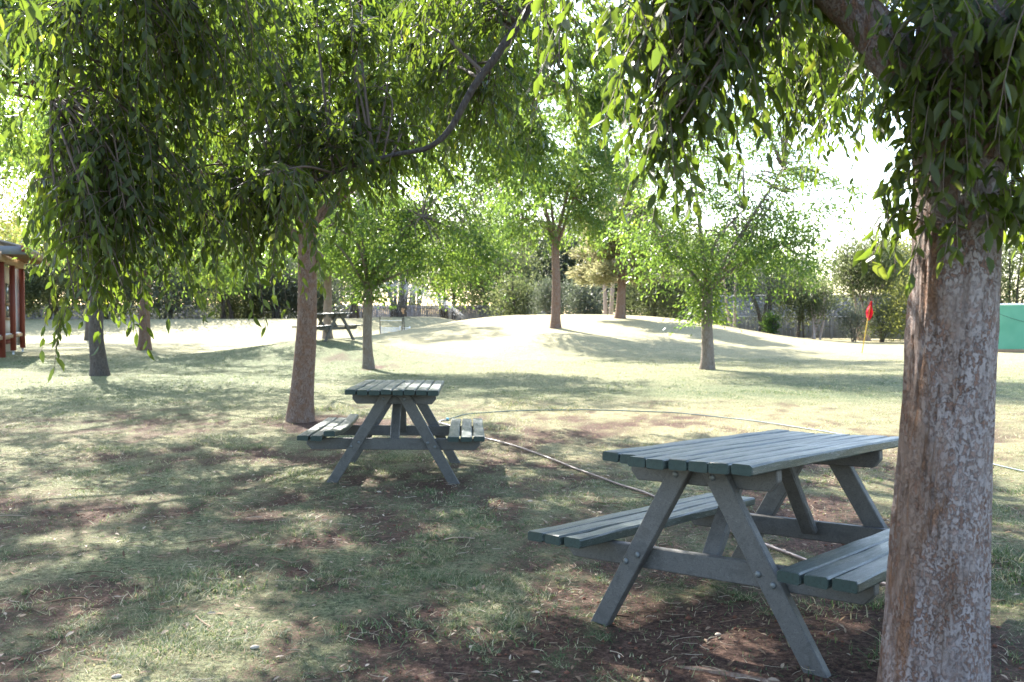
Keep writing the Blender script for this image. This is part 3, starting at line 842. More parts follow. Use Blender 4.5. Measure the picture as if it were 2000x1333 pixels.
def background():
    S = shrub; og, gg, yl, md = M['leaf_olive'], M['leaf_grey'], M['leaf_yellow'], M['leaf_mid']
    bd, bgk, bp = M['bark_dark'], M['bark_grey'], M['bark_pink']
    gs = 'shrubs along the back fences'
    # right-hand fence line
    S('shrub', 'rounded grey-olive bush left of the forked tree on the mound', 1080, 600, 50, 2.6, 2.1, 5000, .12, gg, bgk, 101, 6, .0, .6, group=gs)
    S('shrub', 'dark blue-green bush between the two trees on the mound', 1150, 600, 56, 2.9, 3.4, 4500, .15, gg, bd, 102, 5, .05, group=gs)
    S('shrub', 'dark bush low behind the left end of the sunlit mound crest', 1010, 600, 57, 3.4, 3.6, 5200, .15, og, bd, 103, 6, .05, group=gs)
    S('shrub', 'wide olive thicket right of the pale pine', 1275, 610, 50, 3.6, 3.3, 8000, .13, og, bd, 104, 7, .0, .6, group=gs)
    S('shrub', 'loose khaki bush behind the three-stemmed tree', 1345, 620, 49, 2.8, 2.9, 5000, .13, og, bgk, 105, 6, .0, .5, group=gs)
    S('shrub', 'tall wispy grey-brown bush against the grey fence', 1490, 640, 43.5, 2.8, 3.3, 5000, .12, gg, bd, 106, 7, .0, .4, group=gs)
    S('shrub', 'dense green bush with dark stems in the middle of the grey fence', 1558, 650, 43, 2.5, 3.1, 4200, .12, og, bd, 107, 5, .15, .7, group=gs)
    S('shrub', 'bush with pale bare lower stems and rusty new leaves at the fence', 1592, 650, 42.2, 2.1, 2.7, 2600, .12, og, bp, 108, 4, .35, .7, group=gs)
    S('tree', 'round-headed green tree with upright reddish stems behind the flag', 1690, 650, 44, 3.9, 5.0, 11000, .15, og, bp, 109, 7, .38, .7, cat='tree')
    S('tree', 'lighter green tree rising above the right end of the grey fence', 1755, 645, 47, 3.4, 5.2, 8000, .16, yl, bgk, 110, 5, .3, .8, cat='tree')
    S('shrub', 'low feathery bush just left of the red flag', 1668, 655, 41.5, 1.7, 1.7, 2600, .11, gg, bgk, 111, 6, .0, .35, group=gs)
    S('shrub', 'dark low bush just right of the red flag', 1722, 655, 42, 2.0, 2.0, 2400, .12, og, bd, 112, 6, .0, .5, group=gs)
    S('shrub', 'yellow-green sunlit bush beside the big trunk', 1782, 655, 40.5, 2.3, 3.0, 4200, .12, yl, bd, 113, 6, .0, .6, group=gs)
    S('shrub', 'small fresh green bush at the foot of the mound by the fence', 1508, 650, 41.5, .8, .9, 1100, .11, md, bd, 114, 4, .0, group=gs)
    S('tree', 'dark tree standing behind the green mesh fence', 1975, 640, 38, 4.6, 5.2, 8000, .15, og, bd, 115, 6, .1, .8, cat='tree')
    # left back boundary
    lab = ['dull olive tree behind the bank, beside the building', 'dark-stemmed tree behind the bank, left of the reddish trunk', 'thin grey-green tree behind the bank near the dark hedge trunks',
           'twiggy grey tree behind the far picnic table', 'grey-green tree over the paling fence with a leaning dark trunk', 'tall olive tree behind the water spray', 'dense tree at the right end of the paling fence']
    for k, (px, d, w, h, mt, n) in enumerate([(110, 58, 6.5, 6.4, og, 8000), (440, 60, 5.0, 6.2, og, 7000), (535, 61, 4.4, 5.6, gg, 5500), (690, 60, 5.0, 7.6, gg, 7000), (780, 58, 4.6, 7.8, gg, 6000), (880, 66, 5.2, 7.2, og, 7500), (985, 66, 5.6, 6.6, og, 8000)]):
        S('tree', lab[k], px, 640, d, w, h, n, .19, mt, bd, 130 + k, 4, .22, .7, cat='tree', group='trees along the back boundary')
    for k, (px, d, w, h, mt) in enumerate([(30, 56, 5.6, 4.2, og), (200, 57, 6.5, 4.8, og), (330, 58, 6.2, 4.6, gg), (480, 63, 5.5, 4.2, og), (600, 63, 5.5, 4.4, gg)]):
        S('shrub', ['olive hedge bush seen just right of the red posts', 'olive hedge bush behind the dark-trunked left tree', 'grey hedge bush between the two left lawn trees', 'low olive bush at the left of the dark hedge trunks', 'grey twiggy bush between the reddish trunk and far table'][k],
          px, 640, d, w, h, 8500, .22, mt, bd, 150 + k, 6, .0, .7, group=gs)
    # tall tree masses further back
    for k, (px, d, w, h, mt) in enumerate([(250, 84, 14, 12.5, og), (520, 86, 13, 11, gg), (800, 90, 13, 11.5, og), (1330, 82, 8, 7.2, og), (1500, 80, 9, 6.4, gg)]):
        S('tree', ['broad tree crown far behind the left lawn trees', 'broad grey-green crown far behind the reddish trunk', 'broad crown far behind the water spray', 'far tree crown beyond the pale pine', 'far grey crown beyond the sheet fence'][k],
          px, 640, d, w, h, 10000, .34, mt, bd, 170 + k, 5, .2, .8, cat='tree', group='trees beyond the boundary')
    for k, (px, d, w, h, mt) in enumerate([(960, 74, 9, 9.5, og), (1090, 76, 9, 10.5, gg), (1210, 74, 8, 9, og), (1300, 70, 7, 6.6, og), (1400, 66, 6, 5.2, gg), (640, 78, 10, 10, og), (380, 76, 11, 10, og), (30, 66, 9, 8, og)]):
        S('tree', ['olive crown behind the right end of the paling fence', 'grey-green crown rising behind the forked mound tree', 'olive crown rising behind the pale pine', 'dull crown behind the wide olive thicket', 'low grey crown left of the sheet fence', 'olive crown far behind the far picnic table', 'dense olive crown far behind the bank', 'olive crown behind the building roof'][k],
          px, 640, d, w, h, 13000, .30, mt, bd, 190 + k, 5, .0, .8, cat='tree', group='trees beyond the boundary')
    # leaning dark trunks seen under the spray, pale trunks by the pine and the fence
    def bare(name, label, cps, r, mat, d):
        pts = [P(x, y, d) for x, y in cps]
        b = pts[0].copy(); b[2] = float(H(b[0], b[1])); pts[0] = b - (0, 0, .1)
        root = empty(name, b, label, 'tree', 'slim trunks by the back fences')
        s = spline(pts, 24)
        v, q, _ = tube(s, np.linspace(r, r * .65, 24), 10)
        obj('trunk', mesh_np('trunk', v, [q], mat, True), root, b)
        e = s[-1]; rg = np.random.default_rng(int(cps[0][0]))
        mb = MB(); pos, ax = [], []
        for _ in range(16):
            c = e + rg.normal(0, 1, 3) * (1.1, 1.1, .7) + (0, 0, .9)
            mb.tube(spline([e - (0, 0, .2), (e + c) / 2 + rg.normal(0, .1, 3), c], 6), np.linspace(r * .4, .01, 6), 5)
            m = 120
            pos.append(c + rg.normal(0, .33, (m, 3))); ax.append(rg.normal(0, .7, (m, 3)) - (0, 0, .4))
        obj('branches', mb.mesh('branches', mat), root, b)
        pos = np.concatenate(pos); ax = np.concatenate(ax); n = len(pos)
        obj('crown', leaf_mesh('crown', pos, frames(ax, rg.normal(0, 1, (n, 3))), rg.uniform(.12, .2, n), np.clip(rg.normal(.5, .2, n), 0, 1), M['leaf_olive'], False), root, b)['kind'] = 'stuff'
    bare('slim_tree', 'dark straight trunk by the paling fence behind the spray', [(784, 640), (786, 590), (786, 540), (790, 480)], .17, M['bark_dark'], 55)
    bare('slim_tree', 'dark trunk leaning left by the paling fence', [(779, 640), (766, 590), (757, 560), (752, 500)], .12, M['bark_dark'], 55.3)
    bare('slim_tree', 'left of two pale pink trunks beside the pine', [(1183, 625), (1182, 590), (1180, 540), (1178, 470)], .12, M['bark_pink'], 52)
    bare('slim_tree', 'right of two pale pink trunks beside the pine', [(1192, 625), (1195, 590), (1198, 540), (1200, 470)], .13, M['bark_pink'], 52)
    bare('slim_tree', 'pale slender trunk leaning left in front of the grey fence', [(1428, 655), (1423, 620), (1417, 580), (1412, 520)], .07, M['bark_pink'], 45)
    bare('slim_tree', 'pale slender upright trunk in front of the grey fence', [(1434, 655), (1435, 620), (1436, 580), (1438, 520)], .085, M['bark_pink'], 45)

# ------------------------------------------------------------------ picnic tables
def board(L, w, th, seed=0, warp=0.0, seg=10, bev=.006):
    """bevelled board along +Y centred on the origin, ends slightly rough, sides and ends carrying two materials"""
    rg = np.random.default_rng(seed)
    prof = np.array([[-w / 2, -th / 2 + bev], [-w / 2 + bev, -th / 2], [w / 2 - bev, -th / 2], [w / 2, -th / 2 + bev],
                     [w / 2, th / 2 - bev * 1.2], [w / 2 - bev * 1.2, th / 2], [-w / 2 + bev * 1.2, th / 2], [-w / 2, th / 2 - bev * 1.2]])
    ysg = np.concatenate([[-L / 2, -L / 2 + bev], np.linspace(-L / 2, L / 2, seg)[1:-1], [L / 2 - bev, L / 2]])
    k = len(prof); vs_, n = [], len(ysg)
    wob = rg.normal(0, .0012, (n, k, 2))
    for i, y in enumerate(ysg):
        s = .93 if i in (0, n - 1) else 1.0
        zz = warp * (2 * y / L) ** 2
        for j, (a, b) in enumerate(prof):
            vs_.append((a * s + wob[i, j, 0], y, b * s + zz + wob[i, j, 1]))
    f = []
    for i in range(n - 1):
        for j in range(k):
            f.append((i * k + j, i * k + (j + 1) % k, (i + 1) * k + (j + 1) % k, (i + 1) * k + j))
    me = bpy.data.meshes.new('board')
    me.from_pydata(vs_, [], f + [tuple(range(k))[::-1], tuple(range((n - 1) * k, n * k))])
    me.polygons.foreach_set('material_index', [0] * len(f) + [1, 1])
    me.update()
    # orient outward
    bm = bmesh.new(); bm.from_mesh(me); bmesh.ops.recalc_face_normals(bm, faces=bm.faces); bm.to_mesh(me); bm.free()
    return me

def prism(poly, th, mat, bev=.004):
    """flat polygon (u,w) extruded along v by th, bevelled"""
    bm = bmesh.new()
    vv = [bm.verts.new((u, -th / 2, w)) for u, w in poly]
    fc = bm.faces.new(vv)
    r = bmesh.ops.extrude_face_region(bm, geom=[fc])
    bmesh.ops.translate(bm, vec=(0, th, 0), verts=[e for e in r['geom'] if isinstance(e, bmesh.types.BMVert)])
    bmesh.ops.recalc_face_normals(bm, faces=bm.faces)
    bmesh.ops.bevel(bm, geom=list(bm.edges), offset=bev, segments=1, affect='EDGES')
    me = bpy.data.meshes.new('prism'); bm.to_mesh(me); bm.free()
    me.materials.append(mat)
    return me

def dome(r, mat):
    bm = bmesh.new(); bmesh.ops.create_uvsphere(bm, u_segments=10, v_segments=6, radius=r)
    bmesh.ops.scale(bm, vec=(1, .55, 1), verts=bm.verts)
    me = bpy.data.meshes.new('bolt'); bm.to_mesh(me); bm.free(); me.materials.append(mat)
    for p in me.polygons: p.use_smooth = True
    return me

A_, LT, SO, SI, SH, FO, FI, LV, LS, TH_ = .366, .775, .725, .435, .389, .566, .476, .553, .758, .041

def rotm(yaw, tx, ty):
    return Matrix.Rotation(yaw, 3, 'Z') @ Matrix.Rotation(tx, 3, 'X') @ Matrix.Rotation(ty, 3, 'Y')

def table(label, loc, yaw, tx, ty, seed, shift=None, bow=0.0):
    rg = np.random.default_rng(seed)
    root = empty('picnic_table', loc, label, 'picnic table', 'green timber picnic tables on the lawn')
    root.matrix_basis = Matrix.Translation(Vector([float(v) for v in loc])) @ rotm(yaw, tx, ty).to_4x4()
    def add(name, me, loc_=(0, 0, 0), rot=None, par=root, mats=None):
        o = bpy.data.objects.new(name, me); link(o, par)
        o.location = loc_
        if rot is not None: o.rotation_euler = rot
        return o
    def deck(me):
        me.materials.append(M['deck']); me.materials.append(M['deck_end']); return me
    pitch = 2 * A_ / 8
    for k in range(8):
        me = deck(board(2 * LT - .004 * (k % 3), pitch - .0065, TH_, seed * 50 + k, -.004 * rg.uniform(0, 1)))
        dv = (shift or {}).get(k, rg.uniform(-.006, .006))
        add('tabletop_plank', me, (-A_ + pitch * (k + .5), dv, .75 - TH_ / 2 + rg.uniform(-.003, .003)), (0, rg.uniform(-.012, .012), rg.uniform(-.003, .003)))
    sw = (SO - SI - .024) / 3
    for s in (-1, 1):
        for k in range(3):
            me = deck(board(2 * LS, sw, TH_, seed * 70 + k + 5 * s, bow if (s < 0 and k == 0) else .001 * k))
            c = SI + sw * (k + .5) + .012 * k
            add('seat_plank', me, (s * c, rg.uniform(-.008, .008), SH - TH_ / 2 + rg.uniform(-.002, .002)), (0, rg.uniform(-.01, .01), rg.uniform(-.003, .003)))
    legme = prism([(-FO, -.07), (-FI, -.07), (-.005, .705), (-.105, .705)], .042, M['frame'])
    legme2 = prism([(FI, -.07), (FO, -.07), (.125, .705), (.02, .705)], .042, M['frame'])
    # lean the lower edge so that the foot meets the ground at the measured place
    railt = prism([(-.333, .705), (-.333, .66), (-.300, .622), (.300, .622), (.333, .66), (.333, .705)], .042, M['frame'])
    rails = prism([(-.690, .346), (-.690, .298), (-.650, .256), (.650, .256), (.690, .298), (.690, .346)], .042, M['frame'])
    bl = dome(.013, M['bolt'])
    for s in (-1, 1):
        for me, sd in ((legme, -1), (legme2, 1)):
            lg = add('leg', me, (0, s * (LV + .0), 0))
            for (fw, off) in ((.285, .022), (.318, -.018), (.665, .0)):
                tt = (fw + .07) / .775
                u = sd * ((FO + FI) / 2 * (1 - tt) + .06 * tt + off)
                add('bolt', bl, (u, s * .023, fw), None, lg)
        add('top_rail', railt, (0, s * (LV - .0445), 0))
        add('seat_rail', rails, (0, s * (LV - .0445), 0))
        # slanted brace from the seat rail up under the top
        a = np.array([0, s * (LV - .085), .30]); b = np.array([0, s * .17, .702])
        ln = float(np.linalg.norm(b - a)); me = board(ln, .075, .038, seed + 9 + s, 0)
        me.materials.append(M['frame']); me.materials.append(M['frame'])
        mid = (a + b) / 2; ang = math.atan2(b[2] - a[2], b[1] - a[1])
        add('brace', me, tuple(mid), (ang, 0, 0))
    return root

def tables():
    z1 = .155; z2 = .124
    table('nearest green picnic table, beside the big right-hand trunk', (*T1C, z1), -.7419, -.0353, -.0458, 3, shift={0: .085, 1: .080})
    table('middle green picnic table seen end-on with a bowed seat plank', (*T2C, z2), .047, -.0226, .0139, 4, bow=.035)
    c = T3C
    table('smallest, farthest picnic table on top of the grass mound', (c[0], c[1], float(H(*c)) + .03), .85, -.02, -.02, 5)

# ------------------------------------------------------------------ hoses
def ground_line(pix, n, lift):
    pts = np.array([G(x, y) for x, y in pix])
    s = spline(pts, n)
    z = H(s[:, 0], s[:, 1])
    for _ in range(6): z[1:-1] = (z[:-2] + z[1:-1] * 2 + z[2:]) / 4
    s[:, 2] = z + lift
    return s

def hoses():
    s = ground_line([(872, 822), (905, 812), (960, 807), (1050, 803), (1180, 803), (1330, 809), (1480, 825), (1640, 850), (1800, 880), (1960, 914), (2060, 935)], 220, .010)
    b = s[0]
    root = empty('garden_hose', b, 'thin blue-green garden hose curving across the sunlit lawn', 'hose')
    v, q, _ = tube(s, .0065, 8); obj('tube', mesh_np('tube', v, [q], M['hose_blue'], True), root, b)
    v, q, _ = tube(s[:3] + (0, 0, .006), [.016, .019, .014], 10); obj('connector', mesh_np('connector', v, [q], M['hose_fit'], True), root, b)
    e = s[0]
    lp = spline([e, e + (-.07, -.12, .01), e + (-.05, -.36, .01), e + (.06, -.55, .005), e + (.12, -.7, 0)], 24)
    lp[:, 2] = H(lp[:, 0], lp[:, 1]) + .012
    v, q, _ = tube(lp, .010, 8); obj('pale_end', mesh_np('pale_end', v, [q], M['hose_pale'], True), root, b)
    s = ground_line([(935, 856), (985, 868), (1060, 893), (1140, 924), (1210, 950), (1275, 973), (1400, 1030), (1520, 1079), (1600, 1108), (1750, 1152), (1900, 1190)], 160, .012)
    v, q, _ = tube(s, .0095, 8)
    tag(obj('irrigation_pipe', mesh_np('irrigation_pipe', v, [q], M['pipe'], True)), 'brown poly pipe running on the ground under the nearest table', 'pipe')

# ------------------------------------------------------------------ building, fences, flag, barrier, spray
def rz(a): return np.array([[math.cos(a), -math.sin(a), 0], [math.sin(a), math.cos(a), 0], [0, 0, 1]])

def building():
    d = np.array([-.37, .93]); d /= np.linalg.norm(d); nrm = np.array([d[1], -d[0]])     # nrm points right, towards the lawn
    o = np.array([-13.96, 25.0]); gz = .26
    base = np.array([o[0], o[1], gz])
    root = empty('building', base, 'timber building with red posts at the left edge', 'building')
    ang = math.atan2(d[1], d[0]); R = rz(ang)          # local x along the wall (away), local y = left of travel (-nrm)
    def bx(name, s0, s1, t0, t1, z0, z1, mat, par=root, pb=base):
        c = np.array([*(o + d * (s0 + s1) / 2 + nrm * (t0 + t1) / 2), gz + (z0 + z1) / 2])
        m = MB(); m.box(c, (s1 - s0, t1 - t0, z1 - z0), R)
        return obj(name, m.mesh(name, mat), par, pb if par is root else (0, 0, 0))
    for k, s in enumerate((-2.15, 0, 2.15, 4.3)):
        bx('post', s - .07, s + .07, -.07, .07, -.1 if k < 2 else .12, 2.62, M['redpost'])
        if k >= 2: bx('post_foot', s - .025, s + .025, -.025, .025, -.15, .12, M['steel'])
    for s in (-1.07, 1.07, 3.22):     # infill between the posts
        w = .97
        bx('upper_board', s - w, s + w, -.28, -.22, 2.12, 2.62, M['weatherboard'])
        bx('lower_board', s - w, s + w, -.28, -.22, .62, 1.02, M['weatherboard'])
        win = bx('window', s - w, s + w, -.26, -.20, 1.02, 1.10, M['timber'])
        for nm, a0, a1, z0, z1, t in (('window_rail', s - w, s + w, 1.46, 1.54, M['timber']), ('window_jamb', s - w, s - w + .12, 1.10, 2.12, M['timber']), ('window_jamb', s + w - .12, s + w, 1.10, 2.12, M['timber'])):
            q = bx(nm, a0, a1, -.262, -.202, z0, z1, t, win)
        for z0, z1 in ((1.10, 1.46), (1.54, 2.12)):
            bx('pane', s - w + .12, s + w - .12, -.245, -.235, z0, z1, M['glass'], win)
        bx('floor_edge', s - w, s + w, -.35, .02, .50, .60, M['timber'])
        bx('ledge', s - w, s + w, -.2, -.02, .60, .63, M['white'])
        bx('bearer', s - w, s + w, -.3, -.18, .30, .42, M['redpost'])
    bx('corner_board', 4.38, 4.46, -.34, -.06, .2, 2.62, M['white'])
    bx('top_plate', -3.2, 4.5, -.10, .10, 2.62, 2.86, M['timber'])
    bx('far_wall', 4.36, 4.44, -6, -.30, 0, 2.62, M['weatherboard'])
    # roof slab sloping up to the left, fascia and rafters under the eave
    s0, s1 = -.65, 4.9
    m = MB()
    zlo, zhi = 3.0, 4.6
    P4 = [(s0, .75, zlo), (s1, .75, zlo), (s1, -5, zhi), (s0, -5, zhi)]
    v = [(*(o + d * s + nrm * t), gz + z) for s, t, z in P4] + [(*(o + d * s + nrm * t), gz + z - .05) for s, t, z in P4]
    m.add(v, [[0, 1, 2, 3], [7, 6, 5, 4], [0, 4, 5, 1], [1, 5, 6, 2], [2, 6, 7, 3], [3, 7, 4, 0]])
    obj('roof', m.mesh('roof', M['roof']), root, base)
    bx('fascia', s0, s1, .70, .745, 2.78, 2.98, M['timber'])
    bx('end_fascia', s0 - .05, s0, -4, .7, 2.80, 3.02, M['fascia'])
    bx('end_board', s0 - .09, s0 - .053, .58, .76, 2.88, 3.04, M['redpost'])
    for s in np.arange(s0 + .3, s1, .55):
        bx('rafter', s - .025, s + .025, .1, .70, 2.80, 2.95, M['timber'])
    return

def sheet_fence():
    a = P(1385, 640, 50)[:2]; b = P(1835, 650, 45)[:2]
    n = 9
    root = empty('sheet_fence', (*a, float(H(*a))), 'tall grey sheet-metal fence behind the shrubs at right', 'fence')
    base = np.array(root.location)
    dirv = (b - a) / n; L = np.linalg.norm(dirv); R = rz(math.atan2(dirv[1], dirv[0]))
    for k in range(n):
        c = a + dirv * (k + .5); g = .12
        m = MB()
        nr = 12
        for r_ in range(nr):                     # ribbed sheet
            x = (r_ + .5) / nr * L - L / 2
            off = R @ np.array([x, .02 if r_ % 2 else -.02, 0])
            m.box((c[0] + off[0], c[1] + off[1], g + 1.16), (L / nr * 1.02, .02, 2.2), R)
        obj('panel', m.mesh('panel', M['fence_metal']), root, base)
        m = MB(); m.box((c[0], c[1], g + 2.30), (L, .10, .07), R); obj('top_cap', m.mesh('top_cap', M['fence_cap']), root, base)
        off = R @ np.array([0, -.06, 0])
        m = MB(); m.box((c[0] + off[0], c[1] + off[1], g + 1.18), (L, .05, .05), R); obj('mid_rail', m.mesh('mid_rail', M['fence_cap']), root, base)
    for k in range(n + 1):
        c = a + dirv * k
        m = MB(); m.box((c[0], c[1] - .02, .12 + 1.15), (.09, .09, 2.3), R); obj('post', m.mesh('post', M['fence_metal']), root, base)

def paling_fence():
    a = np.array([-48., 63.0]); b = P(1075, 620, 68)[:2]
    root = empty('paling_fence', (*a, 0), 'weathered grey paling fence behind the bank and water spray', 'fence')
    base = np.array(root.location)
    n = 20; dirv = (b - a) / n; L = np.linalg.norm(dirv); R = rz(math.atan2(dirv[1], dirv[0]))
    rg = np.random.default_rng(4)
    for k in range(n):
        c = a + dirv * (k + .5)
        m = MB(); q = 19
        for r_ in range(q):
            x = (r_ + .5) / q * L - L / 2
            off = R @ np.array([x, .012 * (r_ % 2), 0])
            m.box((c[0] + off[0], c[1] + off[1], 1.0 + rg.uniform(-.02, .02)), (L / q * .96, .02, 2.1), R)
        obj('paling_panel', m.mesh('paling_panel', M['fence_wood']), root, base)['kind'] = 'stuff'
    for k in range(n + 1):
        c = a + dirv * k
        m = MB(); m.box((c[0], c[1] - .06, 1.0), (.12, .09, 2.16), R); obj('post', m.mesh('post', M['fence_wood']), root, base)
    for k in range(n):
        c = a + dirv * (k + .5)
        m = MB(); m.box((c[0], c[1] - .05, 1.85), (L, .05, .08), R); obj('rail', m.mesh('rail', M['fence_wood']), root, base)

def shade_fence():
    g = G(1955, 688)
    base = np.array([g[0] - .3, g[1], g[2]])
    root = empty('mesh_fence', base, 'turquoise shade-mesh fence at the right edge of the lawn', 'fence')
    L, hh = 5.4, 1.66
    nxs, nzs = 60, 14
    U, V = np.meshgrid(np.linspace(0, L, nxs), np.linspace(0, 1, nzs), indexing='ij')
    y = .025 * np.sin(U * 5) * np.sin(V * 3.1) + .02 * fbm(U * 2, V * 3, seed=7)
    v = np.stack([base[0] + U, base[1] + y + .01, base[2] + .06 + V * (hh - .08)], -1)
    v = np.concatenate([v.reshape(-1, 3), v.reshape(-1, 3) + (0, .006, 0)])
    i = np.arange(nxs - 1)[:, None] * nzs; j = np.arange(nzs - 1)[None]
    q = np.stack([i + j, i + nzs + j, i + nzs + j + 1, i + j + 1], -1).reshape(-1, 4)
    N = nxs * nzs
    obj('shade_cloth', mesh_np('shade_cloth', v, [q, q[:, ::-1] + N], M['shade'], True, {'tint': np.tile(fbm(U * 3, V * 4, seed=2).ravel(), 2)}), root, base)
    for x in (0, 2.7, 5.4):
        m = MB(); m.tube(np.array([[base[0] + x, base[1] - .05, base[2] - .1], [base[0] + x, base[1] - .05, base[2] + hh + .02]]), .03, 10)
        obj('post', m.mesh('post', M['steel'], True), root, base)
    m = MB(); m.tube(np.array([[base[0], base[1] - .03, base[2] + hh], [base[0] + 2.7, base[1] - .03, base[2] + hh + .02], [base[0] + L, base[1] - .03, base[2] + hh]]), .025, 8)
    obj('top_rail', m.mesh('top_rail', M['white'], True), root, base)
    w = spline([base + (0, -.07, 1.4), base + (.7, -.07, 1.15), base + (1.5, -.07, .98), base + (2.7, -.07, .95)], 24)
    m = MB(); m.tube(w, .007, 6); obj('sagging_wire', m.mesh('sagging_wire', M['black'], True), root, base)
    m = MB(); m.box((base[0] + L / 2, base[1] - .03, base[2] + .03), (L, .05, .14)); obj('kickboard', m.mesh('kickboard', M['timber']), root, base)

def flag():
    g = G(1683, 690)
    root = empty('golf_flag', g, 'red flag on a leaning yellow pole in front of the grey fence', 'flag')
    dpt = g[1]
    top = P(1701, 589, dpt)
    s = np.stack([g - (0, 0, .05), (g + top) / 2, top]); v, q, _ = tube(s, .017, 8)
    obj('pole', mesh_np('pole', v, [q], M['flagpole'], True), root, g)
    # limp cloth gathered round the pole top
    n, m_ = 26, 22
    U, V = np.meshgrid(np.linspace(0, 1, n), np.linspace(0, 1, m_), indexing='ij')
    ax = top - g
    wd = .04 + .13 * np.sin(np.clip(V * 1.15, 0, 1) * np.pi * .62) ** 1.5 * np.where(V > .86, 1 - (V - .86) * 4, 1)
    xx = wd * (U - .38) * 1.25; yy = .06 * np.sin(U * 13 + V * 3) * (0.3 + V); xx = xx + .025 * np.sin(V * 9 + U * 2) * V
    zz = top[2] + .01 - V * .56 + .07 * np.sin(U * 5) * V ** 3
    tx = top[0] - (V * .58) * ax[0] / ax[2]
    v = np.stack([tx + xx, top[1] - .02 + yy, zz], -1).reshape(-1, 3)
    v = np.concatenate([v, v + (0, .004, 0)])
    i = np.arange(n - 1)[:, None] * m_; j = np.arange(m_ - 1)[None]
    q = np.stack([i + j, i + m_ + j, i + m_ + j + 1, i + j + 1], -1).reshape(-1, 4)
    obj('cloth', mesh_np('cloth', v, [q, q[:, ::-1] + n * m_], M['flag'], True, {'tint': np.tile(fbm(U * 4, V * 4).ravel(), 2)}), root, g)

def barrier():
    d = 46.0
    b = P(762, 655, d); b[2] = float(H(b[0], b[1]))
    root = empty('slatted_barrier', b, 'low white slatted barrier with dark stakes beyond the grass mound', 'barrier')
    z0 = P(762, 652, d)[2]; z1 = P(762, 640, d)[2]
    x0, x1, x2 = P(743, 650, d)[0], P(783, 650, d)[0], P(800, 650, d)[0]
    for k in range(4):
        z = z0 + (z1 - z0) * (k + .6) / 4
        for xa, xb in ((x0, x1), (x1 + .06, x2)):
            m = MB(); m.box(((xa + xb) / 2, b[1], z), (xb - xa - .02, .04, (z1 - z0) / 4 * .72)); obj('slat', m.mesh('slat', M['white']), root, b)
    for xa in (x0, x1 - .05, x2):
        m = MB(); m.box((xa, b[1] + .05, (z0 + z1) / 2), (.07, .05, z1 - z0 + .1)); obj('upright', m.mesh('upright', M['white']), root, b)
    for (pa, ya, pb, yb) in ((743, 652, 742, 619), (785, 652, 786, 621), (790, 641, 788, 612)):
        A, B_ = P(pa, ya, d - .15), P(pb, yb, d - .15)
        m = MB(); m.tube(np.stack([A - (0, 0, .25), B_]), .025, 8); obj('stake', m.mesh('stake', M['black'], True), root, b)
    m = MB(); m.tube(np.stack([P(743, 626, d - .15), P(764, 627, d - .15), P(786, 626, d - .15)]), .014, 6); obj('tape', m.mesh('tape', M['white'], True), root, b)
    m = MB(); t_ = P(787, 607, d - .15)
    m.tube(np.stack([P(788, 614, d - .15), t_, P(785, 602, d - .15)]), .04, 8); m.tube(np.stack([P(790, 604, d - .15), t_, P(784, 609, d - .15)]), .03, 8)
    obj('stake_head', m.mesh('stake_head', M['timber'], True), root, b)

def water_spray():
    rg = np.random.default_rng(17)
    D = 56.0
    src = P(908, 618, D)
    pos = []
    N = 9000
    k = 0
    # jets of slightly different speed and direction: parabola from the nozzle leftwards, drops raining out of it
    u = rg.random(N) ** .55
    span = rg.normal(1, .05, N)
    x = src[0] - u * 5.7 * span
    top = 2.05 * rg.normal(1, .06, N)
    arc = src[2] + top * (1 - ((u * 1.22) - 1) ** 2)
    fall = rg.exponential(.12 + .65 * u ** 1.5, N)
    y = src[1] + rg.normal(0, .15 + .5 * u, N) - u * 1.0
    z = arc - fall
    ok = z > H(x, y) + .05
    pos = np.stack([x, y, z], -1)[ok]; n = len(pos)
    tet = np.array([[1, 1, 1], [1, -1, -1], [-1, 1, -1], [-1, -1, 1]]) * .5
    sz = rg.uniform(.007, .017, n)
    v = pos[:, None] + tet[None] * sz[:, None, None] * np.array([1.0, 1.0, 1.9])
    f = np.array([[0, 1, 2], [0, 3, 1], [0, 2, 3], [1, 3, 2]])[None] + (np.arange(n) * 4)[:, None, None]
    o = obj('water_spray', mesh_np('water_spray', v.reshape(-1, 3), [f.reshape(-1, 3)], M['spray']))
    tag(o, 'white arc of sprinkler water in front of the paling fence', 'water', kind='stuff')

